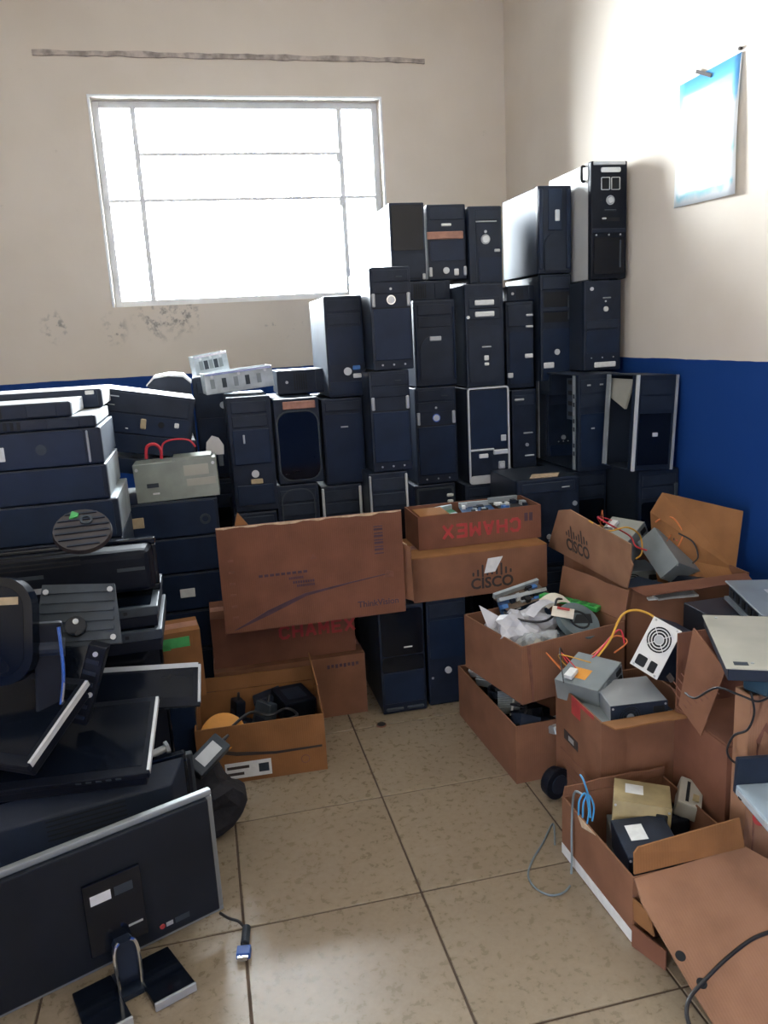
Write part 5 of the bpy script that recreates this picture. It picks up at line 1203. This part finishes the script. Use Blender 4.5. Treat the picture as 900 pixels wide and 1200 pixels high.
# dark disc on the tile
p = atz(447,850)
t = thing('bottle_cap', 'small dark bottle cap lying on the tiles', 'bottle cap', (p.x,p.y,0)); MB().cyl((0,0,0),(0,0,.006),.017,18,.015).build('cap_top', M_HOLE, t); MB().ring((0,0,0),(0,0,1),.015,.0185,.004).build('cap_rim', M_BROWNI, t)
# ------------------------------------------------------------------ left pile of computers lying on their sides
ly = 2.55
zL = at(100, 634, ly).z/4
for i in range(4):
    lying('l0%d' % i, 140, 0, ly, .50, 'black tower lying '+('lowest','second','third','fourth')[i]+' from the floor behind the monitor pile', plain(), z0=zL*i, h=zL, cm=M_STEEL_L, xr=at(141,610,ly).x)
lying('l6', 141, 583, ly, .50, 'black tower lying on its side with bare steel end just above the monitors', [('rr','door_panel',.05,.95,.03,.97,.01,M_NAVY,.003)], on='l03', cm=M_ZINC, xr=at(141,610,ly).x)
lying('l5', 124, 543, ly, .47, 'plain black tower lying under the one with the round logo', [('rr','door_panel',.05,.95,.03,.97,.01,M_NAVY,.003)], on='l6', cm=M_ZINC)
lying('l4', 117, 500, ly, .46, 'black tower lying flat with round logo and white label, silver strip at its end',
      [('plate','end_strip',.06,.94,.905,.92,M_SILVER,.006),('round','round_logo',.5,.62,.016,M_LGREY,.005),STK('white_label',.35,.75,.33,.40,M_WHITE),('rr','door_panel',.04,.96,.03,.89,.01,M_NAVY,.003)], on='l5', cm=M_STEEL_L)
lying('l3', 111, 486, ly, .46, 'thin grey-topped desktop lying on the round-logo tower', slim(), on='l4', cm=mat('pale_toplit_steel',(.58,.60,.62),.42,var=.1,scale=6))  # pale steel, raised in colour to carry window light on the tops
lying('l1', 82, 470, ly, .42, 'pale-topped desktop at the left edge of the pile top', slim(), on='l3', d=.29, cm=MATS['pale_toplit_steel'])
lying('l2', 118, 455, 2.86, .44, 'white-topped desktop behind the pale-topped one at the left', [('rr','door_panel',.05,.95,.03,.97,.008,M_NAVY,.003),STK('white_label',.05,.3,.88,.95,M_WHITE)], on='l3', d=.33, cm=mat('white_steel_case',(.78,.79,.80),.4,var=.05))
# N column
ny = 3.0
nv = [583, 626, 668, 712, 757]
zs_ = [at(250, v, ny).z for v in nv] + [0]
labs = ['black tower lying with ring emblem right under the grey steel chassis','dark tower lying second below the grey steel chassis','black tower lying with a white label low behind the monitors','black tower lying fourth below the grey steel chassis','black tower lying lowest in the middle column']
for i in range(len(nv)-1, -1, -1):
    hh = zs_[i]-zs_[i+1]
    ft = [('rr','door_panel',.05,.95,.03,.97,.01,M_NAVY,.003)]
    if i == 0: ft = [('rr','door_panel',.05,.95,.03,.97,.01,M_NAVY,.003),('ring','emblem',.55,.86,.012,.020,M_LGREY,.006),STK('tan_label',.35,.65,.10,.25,M_TAN)]
    if i == 2: ft += [STK('white_label',.4,.65,.52,.68,M_WHITE)]
    if hh > .22: hh_n = 2
    lying('n%d' % i, 258, 0, ny, .36, labs[i], ft, z0=zs_[i+1], h=hh, cm=M_STEEL, xr=at(256,600,ny).x)
zN = zs_[0]
# tilted black desktops on that column
def tilted(label, uR, vR, y, length, h, d, feats, roll, cm):
    """lying tower whose right front top corner is at the given pixel, tipped so the right end is lower"""
    p = at(uR, vR, y)
    M = Matrix.Translation(p) @ Matrix.Rotation(R(2),4,'Z') @ Matrix.Rotation(R(roll),4,'Y') @ Matrix.Translation((-length,0,-h/2)) @ Matrix.Rotation(PI/2,4,'Y')
    t = tower('tower_computer', label, h, length, d, (0,0,0), (0,0,0), feats, None, cm); t.matrix_world = M
    return t
M_PD = MATS['pale_toplit_steel']
tilted('black tower tipped on its side with tan label and drive bay lines', 229, 467, 3.17, .345, .165, .30,
   [('plate','drive_cover',.05,.50,.06,.94,M_BLACK2,.003),('plate','bay_line',.14,.165,.04,.20,M_SILVER,.006),('plate','bay_line',.34,.36,.06,.16,M_SILVER,.006),
    ('plate','tan_label',.60,.84,.44,.50,M_TAN,.006),('plate','white_label',.62,.74,.80,.85,M_WHITE,.006),('plate','port',.84,.88,.10,.14,M_SILVER,.005),('plate','port',.84,.88,.28,.32,M_SILVER,.005),('round','power_button',.70,.66,.012,M_HOLE,.004),('rr','lower_panel',.53,.95,.04,.96,.01,M_NAVY,.003)], 11, mat('white_steel_case',(.66,.67,.68),.4))
tilted('plain black case tipped under the tan-labelled one', 230, 516, 3.17, .345, .075, .30, [('rr','door_panel',.05,.95,.03,.97,.006,M_NAVY,.003)], 11, M_PD)
tilted('thin black case tipped lowest above the grey steel chassis', 226, 544, 3.17, .345, .06, .28, [('rr','door_panel',.05,.95,.03,.97,.006,M_NAVY,.003)], 11, M_PD)
# grey steel chassis with red leads
a = at(155,538,3.03); b_ = at(253,530,3.03)
t = thing('drive_chassis', 'greenish grey steel chassis with red leads on top', 'chassis', ((a.x+b_.x)/2, 3.02, zN+.001), (0,R(-1.5),R(-2)))
w_, h_ = b_.x-a.x, at(205,534,3.02).z-zN-.01
M_GG = mat('greenish_grey_steel',(.30,.33,.29),.45,metal=.35,var=.12,scale=12)
cs = MB().box(-w_/2,w_/2,0,.12,0,h_*.93).build('casing', M_GG, t, bevel=.002, seg=1)
MB().box(-w_*.02,w_*.45,.0,.11,h_*.93,h_).build('raised_edge', M_GG, cs); MB().box(w_*.10,w_*.40,-.002,0,h_*.55,h_*.80).build('pressed_panel', M_BEIGE, cs)
MB().box(w_*.12,w_*.47,-.002,0,h_*.30,h_*.47).build('pressed_panel', M_BEIGE, cs); MB().box(-w_*.36,-w_*.22,-.002,0,h_*.35,h_*.45).build('vent_slot', M_LGREY, cs); MB().box(-w_*.30,-w_*.22,-.0025,0,h_*.18,h_*.22).build('white_mark', M_WHITE, cs)
for sx in (-.46,.46): MB().cyl((w_*sx,0,h_*.8),(w_*sx,-.003,h_*.8),.006,10).build('screw', M_BRIGHT, cs)
for j, pts in enumerate(([(172,537,3.07),(173,523,3.07),(182,520,3.07),(189,526,3.07),(190,537,3.07)], [(190,536,3.08),(192,520,3.08),(205,515,3.08),(222,516,3.09),(230,524,3.09)])):
    MB().tube([t.matrix_world.inverted() @ at(*q) if False else at(*q)-Vector(t.location) for q in pts], .006 if j == 0 else .0035, 7).build('red_lead', M_CABLE_R, t)
# pale plastic guard and a curved-top case at the back
t = thing('plastic_guard', 'pale rounded plastic guard leaning between chassis and tall tower', 'plastic part', at(252,533,3.15), (R(-8),0,0))
MB().prism([(-.035,0),(.035,0),(.037,.035),(.02,.065),(-.005,.075),(-.028,.05)], 0, .012, 'y').build('guard_plate', mat('pale_grey_plastic',(.40,.39,.38),.5,var=.08), t)
MB().box(.012,.03,.0,.02,-.045,0).build('guard_stem', M_LGREY, t)
p = at(208,455,3.60)
t = thing('computer_case_cover', 'black case with rounded pale top edge near the wall behind the tipped tower', 'computer case', (-.125, 3.60, zN), (0,0,0))
hh = at(208,441,3.60).z-zN
pts = [(-.09,0),(.09,0),(.09,hh-.03),(.06,hh-.006),(0,hh),(-.06,hh-.006),(-.09,hh-.03)]
MB().prism(pts, 0, .25, 'y').build('case', M_BLACK, t); 
pts2 = [(-.094,hh-.035),(-.062,hh-.004),(0,hh+.003),(.062,hh-.004),(.094,hh-.035),(.094,hh-.028),(.062,hh+.006),(0,hh+.013),(-.062,hh+.006),(-.094,hh-.028)]
MB().prism(pts2, -.004, .25, 'y').build('top_cover', MATS['white_steel_case'], t)
stand('n9', 0,0,0,3.59,'black tower standing at the back beneath the rounded case', plain(), hfix=zN/2, xs=(-.225,-.035)); stand('n9b', 0,0,0,3.59,'black tower supporting the rounded case near the wall', plain(), on='n9', hfix=zN/2-.001, xs=(-.225,-.035))
# small carton with a green label behind the monitors
p = at(197, 760, 2.45)
lying('k0', 232, 0, 2.45, .155, 'black case lying on the floor under the green-labelled carton', [('rr','door_panel',.05,.95,.03,.97,.01,M_NAVY,.003)], z0=0, h=.285, d=.22, xr=at(225,800,2.45).x)
c16 = carton('small orange-brown carton with a green label behind the monitor pile', (p.x, 2.53, .287), R(6), .19, .13, at(197,745,2.45).z-.287-CT, M_CBO, closed=True)
hh = at(197,745,2.45).z-.287-CT
MB().box(-.05,.06,-.0662,-.065,hh-.045,hh-.012).build('green_label', M_GREENSTK, c16); MB().box(-.08,-.0,-.0662,-.065,hh-.05,hh-.03).build('green_label', M_GREENSTK, c16)

# ------------------------------------------------------------------ monitors
def monitor(label, M, w, h, back=M_ROUGHBK, bezel=M_GLOSS, screen_front=True, stand_=None, stickers=(), t_=.045, bw=.018, name='flat_monitor', taper=.05, rnd=.006):
    """flat monitor; local X across, Z up from the lower edge, screen faces +Y, back faces -Y"""
    t = thing(name, label, 'monitor'); t.matrix_world = M
    fr = MB()
    fr.box(-w/2,w/2,0,.022,0,bw); fr.box(-w/2,w/2,0,.022,h-bw,h); fr.box(-w/2,-w/2+bw,0,.022,bw,h-bw); fr.box(w/2-bw,w/2,0,.022,bw,h-bw)
    fr.build('bezel', bezel, t, bevel=.003, seg=2)
    MB().box(-w/2+bw,w/2-bw,.004,.016,bw,h-bw).build('screen', M_SCREEN, t)
    bs = MB()
    a, b_ = .006, taper
    vs = [(-w/2+a,0,a),(w/2-a,0,a),(w/2-a,0,h-a),(-w/2+a,0,h-a),(-w/2+b_,-t_,b_),(w/2-b_,-t_,b_),(w/2-b_,-t_,h-b_),(-w/2+b_,-t_,h-b_)]
    bs.add(vs, [(4,5,6,7),(0,1,5,4),(1,2,6,5),(2,3,7,6),(3,0,4,7),(3,2,1,0)])
    sh = bs.build('back_shell', back, t, bevel=rnd, seg=3)
    for i in range(5): MB().box(-w*.18,w*.18,-t_-.0008,-t_+.001,h*.72+i*.012,h*.72+i*.012+.004).build('vent', M_HOLE, sh)
    for x0,x1,z0,z1,m in stickers: MB().box(x0*w,x1*w,-t_-.0012,-t_,z0*h,z1*h).build('sticker', m, sh)
    for i in range(4): MB().box(w*.28+i*.018,w*.28+i*.018+.009,.0222,.0238,.006,.012).build('button', M_LGREY, t)
    if stand_:
        nk = MB().box(-.035,.035,-t_-.025,-t_+.01,-stand_,h*.45).build('neck', M_GLOSS, t, bevel=.004)
        MB().prism([(.13*math.cos(2*PI*k/24), -t_*.5+.09*math.sin(2*PI*k/24)) for k in range(24)], -stand_-.012, -stand_, 'z').build('base', M_GLOSS, t)
    return t

# foreground monitor, seen from behind, on its split base
br = atz(263,1065,.06); dirx = Vector((math.cos(R(23)), math.sin(R(23)), 0))
hm = at(246,925,br.y).z-.06
wm = .56
o_ = br - dirx*(wm/2); o_.z = .06
Mm = Matrix.Translation(o_) @ Matrix.Rotation(R(23),4,'Z')
t = thing('flat_monitor', 'wide monitor seen from behind with silver rim standing nearest on the tiles', 'monitor'); t.matrix_world = Mm
w, h = wm, hm
fr = MB(); bw = .015
fr.box(-w/2,w/2,0,.018,0,bw); fr.box(-w/2,w/2,0,.018,h-bw,h); fr.box(-w/2,-w/2+bw,0,.018,bw,h-bw); fr.box(w/2-bw,w/2,0,.018,bw,h-bw)
fr.build('silver_rim', mat('dull_silver_plastic',(.26,.28,.29),.4,metal=.3,var=.08), t, bevel=.004)
MB().box(-w/2+bw,w/2-bw,.010,.016,bw,h-bw).build('screen', M_SCREEN, t)
bs = MB().box(-w/2+bw,w/2-bw,-.012,.010,bw,h-bw).build('back_shell', mat('dark_slate_plastic',(.008,.011,.017),.45,var=.15,spec=.25), t, bevel=.004)
mp = MB().box(-.035,.090,-.020,-.012,.05,h*.70).build('mount_panel', M_GLOSS, bs, bevel=.002)
MB().box(-.022,.022,-.0212,-.020,h*.54,h*.61).build('white_label', M_WHITE, bs); MB().box(.03,.07,-.0212,-.020,h*.545,h*.61).build('grey_label', M_LGREY, bs)
MB().box(.05,.082,-.0212,-.020,h*.27,h*.285).build('pale_mark', M_SILVER, bs)
MB().cyl((.125,-.012,h*.13),(.125,-.0135,h*.13),.006,14).build('round_logo', M_RED, bs); MB().box(.134,.150,-.0133,-.012,h*.115,h*.145).build('logo_word', M_SILVER, bs); MB().box(.156,.190,-.0133,-.012,h*.11,h*.15).build('logo_word', M_LGREY, bs)
SH = Matrix.Translation((.030,0,0)); nk = MB().prism([(-.030,-.015),(.030,-.015),(.022,-.030),(.022,h*.20),(.016,h*.23),(-.016,h*.23),(-.022,h*.20),(-.022,-.03)], -.045, -.012, 'y').build('neck', M_BLACK2, t); nk.location.x = .030
MB().tube([(-.024,-.047,-.05),(-.026,-.048,h*.10),(-.022,-.047,h*.21),(-.012,-.046,h*.245)], .0045, 8).build('chrome_edge', M_CHROME, nk); MB().tube([(.024,-.047,-.05),(.026,-.048,h*.10),(.022,-.047,h*.21),(.012,-.046,h*.245)], .0045, 8).build('chrome_edge', M_CHROME, nk)
for s_ in (-1,1):
    pl_ = [(.03+s_*.024,-.125),(.03+s_*.118,-.125),(.03+s_*.110,.02),(.03+s_*.024,.02)]
    bp_ = MB().prism(pl_, -.056, -.040, 'z').build('base_wing', M_GLOSS, t, bevel=.003)
    MB().box(.03+min(s_*.024,s_*.118),.03+max(s_*.024,s_*.118),-.131,-.1245,-.058,-.038).build('silver_edge', M_SILVER, bp_, bevel=.002)
MB().box(.006,.054,-.06,.02,-.058,-.046).build('base_bridge', M_BLACK2, t)
# its cable with blue plug
pz = [atz(258,1070,.05), atz(268,1076,.02), atz(280,1080,.012), atz(289,1090,.010)]
t = thing('video_cable', 'black video cable with a blue plug lying on the tiles', 'cable')
MB().tube(pz, .0035, 8).build('cord', M_CABLE_K, t)
a = atz(289,1087,.011); b_ = atz(287,1106,.011); c_ = atz(284,1128,.011)
MB().cyl(a, b_, .010, 12).build('ferrite_bead', M_LGREY, t)
d_ = (c_-b_).normalized(); sd = Vector((-d_.y,d_.x,0)).normalized()
Mp = Matrix((sd, d_, sd.cross(d_))).transposed().to_4x4(); Mp.translation = b_
MB().box(-.016,.016,.012,.040,-.008,.008, Mp).build('plug_housing', M_VGA, t, bevel=.002, inv=None); MB().box(-.012,.012,.040,.048,-.005,.005, Mp).build('plug_shell', M_CHROME, t)
MB().cyl(Mp @ Vector((0,0,0)), Mp @ Vector((0,.014,0)), .006, 10).build('strain_relief', M_CABLE_K, t)

# ---- monitor pile
y0 = 2.18
zF1 = at(160,737,2.10).z; zF2 = at(160,712,2.10).z
xr = at(187,725,2.10).x
def flatM(x0, y, z, yaw=0, rx=0, ry=0):   # lying monitor, screen up: local Z -> world +Y (away), local Y -> up
    return Matrix.Translation((x0,y,z)) @ Matrix.Rotation(R(yaw),4,'Z') @ Matrix.Rotation(R(ry),4,'Y') @ Matrix.Rotation(R(rx),4,'X') @ Matrix(((1,0,0,0),(0,0,1,0),(0,-1,0,0),(0,0,0,1))).inverted() 
monitor('tall black monitor standing with its back out at the bottom of the monitor pile', Matrix.Translation((xr-.27, 2.20, 0)), .52, zF1-.0605, stickers=())
def flat_lying(label, xr_, y, ztop, w, d, th, edge, yaw=0):
    t = thing('flat_monitor', label, 'monitor', (xr_-w/2, y, ztop-th), (0,0,R(yaw)))
    MB().box(-w/2,w/2,0,d,0,th*.55).build('back_shell', M_ROUGHBK, t, bevel=.004); f_ = MB().box(-w/2-.004,w/2+.004,-.004,d+.004,th*.55,th).build('bezel', edge, t, bevel=.003)
    MB().box(-w/2+.015,w/2-.015,.012,d-.012,th,th+.0006).build('screen', M_SCREEN, f_)
    for i in range(4): MB().box(w*.2+i*.02,w*.2+i*.02+.01,-.0055,-.004,th*.7,th*.85).build('button', M_HOLE, f_)
    return t
flat_lying('flat-lying monitor with grey edge, lower of the two in the pile', xr, 2.08, zF1, .50, .30, .060, M_LGREY)
flat_lying('flat-lying monitor with grey edge, upper of the two in the pile', xr-.005, 2.10, zF2, .48, .30, zF2-zF1-.002, M_LGREY)
zA0 = zF2+.001; hA = at(120,636,2.24).z-zA0
monA = monitor('wide black monitor standing back-out on the flat-lying pair with a round base disc', Matrix.Translation((at(187,680,2.24).x-.30, 2.24, zA0)), .60, hA, back=M_ROUGHBK, stickers=((.33,.45,.52,.58,M_LGREY),(-.12,.02,.55,.62,M_LGREY),(-.08,.10,.28,.38,M_SILVER)), taper=.02, rnd=.02, t_=.06)
# its round base, and a ribbed base plate on another stand
p = at(97,624,2.17)
Mw = Matrix.Translation(p) @ Euler((R(36),0,R(6))).to_matrix().to_4x4()
b_ = MB().cyl((0,0,0),(0,0,.012),.075,32,.072).build('round_base', mat('brown_black_plastic',(.025,.019,.020),.45,var=.25,scale=30), monA)
b_.matrix_local = monA.matrix_world.inverted() @ Mw; b_['label'] = 'round ribbed base disc with a green spot'
for i in range(6):
    yy = -.055+.022*i; hw = math.sqrt(max(.068**2-yy*yy,0)); MB().box(-hw,hw,yy,yy+.005,.012,.015).build('rib', M_BLACK2, b_)
MB().ring((.012,.03,.012),(0,0,1),.010,.016,.006).build('pivot_ring', M_LGREY, b_); MB().prism([(-.03,.04),(-.008,.045),(-.006,.056),(-.022,.066)], .012, .0165, 'z').build('green_spot', M_GREENSTK, b_)
p = at(92,722,1.98)
t = thing('monitor_stand', 'upturned monitor stand with a slate grey ribbed rectangular base plate', 'monitor stand', (p.x,p.y,p.z), (R(58),R(3),R(-3)))
b_ = MB().prism([(-.10,-.08),(.105,-.075),(.085,.075),(-.085,.08)], 0, .012, 'z').build('base_plate', M_LGREY, t)
for i in range(6): MB().box(-.085,.085,-.065+.024*i,-.056+.024*i,.012,.017).build('rib', M_LGREY, b_)
for x, y in ((-.075,.06),(.075,.06),(.085,-.06)): MB().cyl((x,y,.012),(x,y,.018),.007,10).build('foot', M_SILVER, b_)
MB().cyl((.0,-.03,.012),(0,-.03,.03),.024,20).build('socket', M_GLOSS, b_); MB().cyl((.0,-.02,.03),(0,-.02,.033),.007,10).build('screw', M_BRIGHT, b_)
MB().box(-.03,.03,-.16,-.07,-.03,.012).build('column', M_GLOSS, t, bevel=.005)
# two glossy panels lying screen-up, towards the viewer
def panel_from(label, pts, th, edge=M_ROUGHBK, lit=M_SILVER, far=False):
    """monitor lying with its screen on the four given corners (far-left, far-right, near-right, near-left)"""
    fl_, fr_, nr, nl = [Vector(q) for q in pts]
    x = ((fr_-fl_)+(nr-nl)).normalized(); y = ((fl_-nl)+(fr_-nr)); y = (y-x*y.dot(x)).normalized(); z = x.cross(y)
    c = (fl_+fr_+nr+nl)/4; w = ((fr_-fl_).length+(nr-nl).length)/2; d = ((fl_-nl).length+(fr_-nr).length)/2
    M = Matrix((x,y,z)).transposed().to_4x4(); M.translation = c
    t = thing('flat_monitor', label, 'monitor'); t.matrix_world = M
    MB().box(-w/2+.01,w/2-.01,-d/2+.01,d/2-.01,-th,-.016).build('back_shell', M_ROUGHBK, t, bevel=.006)
    f_ = MB().box(-w/2,w/2,-d/2,d/2,-.016,0).build('bezel', edge, t, bevel=.003)
    MB().box(-w/2+.018,w/2-.018,-d/2+.025,d/2-.018,0,.0006).build('screen', M_SCREEN, f_)
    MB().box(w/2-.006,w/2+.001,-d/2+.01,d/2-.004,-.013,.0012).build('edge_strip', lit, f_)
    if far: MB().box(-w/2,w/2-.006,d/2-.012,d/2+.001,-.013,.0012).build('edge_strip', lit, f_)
    for i in range(5): MB().box(w*.05+i*.022,w*.05+i*.022+.012,-d/2-.0012,-d/2+.002,-.010,-.005).build('button', M_LGREY, f_)
    return t
za = .36
panel_from('glossy monitor lying screen-up with bright right edge above the nearest monitor', [(at(186,815,1.98)+Vector((-.36,.03,0))), at(186,815,1.98), at(174,906,1.74), at(174,906,1.74)+Vector((-.36,.03,0))], .05, lit=M_BRIGHT)  # lit right edge is put in as a pale strip
panel_from('glossy monitor lying tipped at the left edge with bright slanted side', [at(98,796,1.86)+Vector((-.34,.20,.01)), at(98,796,1.86), at(38,900,1.66), at(38,900,1.66)+Vector((-.34,.20,.01))], .05, lit=M_BRIGHT)  # light along the slanted side is painted as a pale strip
panel_from('dark-screened monitor with silver rim lying at the right of the pile', [at(166,779,2.06)+Vector((-.12,.02,.0)), at(240,781,2.06), at(229,822,1.99), at(229,822,1.99)+Vector((-.32,.03,0))], .04, lit=M_SILVER, far=True)
# curved glossy corner at the far left
p = at(30,745,1.78)
t = thing('flat_monitor', 'glossy rounded monitor corner with a tan sticker at the left edge', 'monitor'); t.matrix_world = Matrix.Translation((p.x, 1.78, at(20,805,1.78).z)) @ Matrix.Rotation(R(-14),4,'Z') @ Matrix.Rotation(R(-16),4,'X')
MB().prism(rrect(-.42,0,0,.24,.07,6), 0, .035, 'y').build('bezel', M_GLOSS, t); MB().prism(rrect(-.40,-.02,.02,.22,.05,6), -.0015, 0, 'y').build('screen', M_SCREEN, t)
MB().box(-.09,-.03,-.003,-.001,.178,.195).build('tan_sticker', M_TAN, t); MB().prism(rrect(-.38,-.04,.03,.21,.04,4), .035, .06, 'y').build('back_shell', M_ROUGHBK, t)
# stand arms and hinge between the panels
t = thing('monitor_stand', 'black monitor stand arm with silver rod between the glossy monitors', 'monitor stand', at(58,790,1.84), (R(-10),R(6),R(8)))
MB().box(-.03,.03,-.015,.015,-.10,.12).build('column', M_ROUGHBK, t, bevel=.006)
MB().tube([(.02,-.02,-.09),(.03,-.022,.0),(.022,-.02,.11)], .005, 8).build('chrome_rod', M_CHROME, t); MB().cyl((-.035,0,.06),(.035,0,.06),.022,16).build('hinge', M_BLACK2, t)
t = thing('monitor_stand', 'black monitor stand with two pale screws behind the bright-edged monitor', 'monitor stand', at(105,800,1.90), (R(-5),R(20),R(-10)))
MB().box(-.022,.022,-.02,.02,-.10,.10).build('column', M_ROUGHBK, t, bevel=.005)
for i in range(6): MB().box(-.018,.012,-.023,-.02,-.085+i*.028,-.075+i*.028).build('cable_clip', M_BLACK2, t)
for x, z in ((.0,.08),(.012,-.02)): MB().cyl((x,-.02,z),(x,-.025,z),.006,10).build('screw', M_BRIGHT, t)
monitor('black monitor standing upright beneath the tipped glossy one at the left edge', Matrix.Translation((at(20,900,1.9).x-.30, 1.93, 0)) @ Matrix.Rotation(R(-6),4,'Z'), .46, .30, back=M_ROUGHBK)
# dark monitor back between pile and nearest monitor
monitor('black curved-back monitor lying low behind the nearest monitor', Matrix.Translation((at(90,960,1.75).x, 1.86, .0)) @ Matrix.Rotation(R(12),4,'Z'), .50, at(90,935,1.78).z, back=M_BLACK2, stickers=((-.2,.05,.05,.12,M_TAN),))
# grey-edged slim monitor just behind the nearest one
p = at(212,925,1.86)
monitor('slim monitor with pale grey frame peeking over the nearest monitor', Matrix.Translation((p.x-.20, 2.0, 0)) @ Matrix.Rotation(R(8),4,'Z'), .46, p.z, bezel=M_LGREY, back=M_ROUGHBK)
# adapters, bag and small bits right of the pile
p = at(242,878,2.14)
adapter('grey adapter with pale label leaning beside the label carton', T4(p.x, p.y, p.z-.03, 35,-20,40), .12, .06, .036, M_LGREY, M_SILVER)
crumple('cloth_bag', 'black cloth bag slumped on the tiles behind the nearest monitor', 'bag', Vector((at(235,920,2.14).x, 2.16, .10)), .12, .09, .10, M_CLOTH, 11)
p = at(183,882,1.98)
t = thing('stand_bolt', 'small silver bolt lying by the bright-edged monitor', 'bolt', (p.x,p.y,p.z), (0,R(80),R(20)))
MB().cyl((0,0,-.02),(0,0,.025),.010,12).build('shank', M_SILVER, t); MB().cyl((0,0,.025),(0,0,.034),.017,6).build('head', M_SILVER, t)
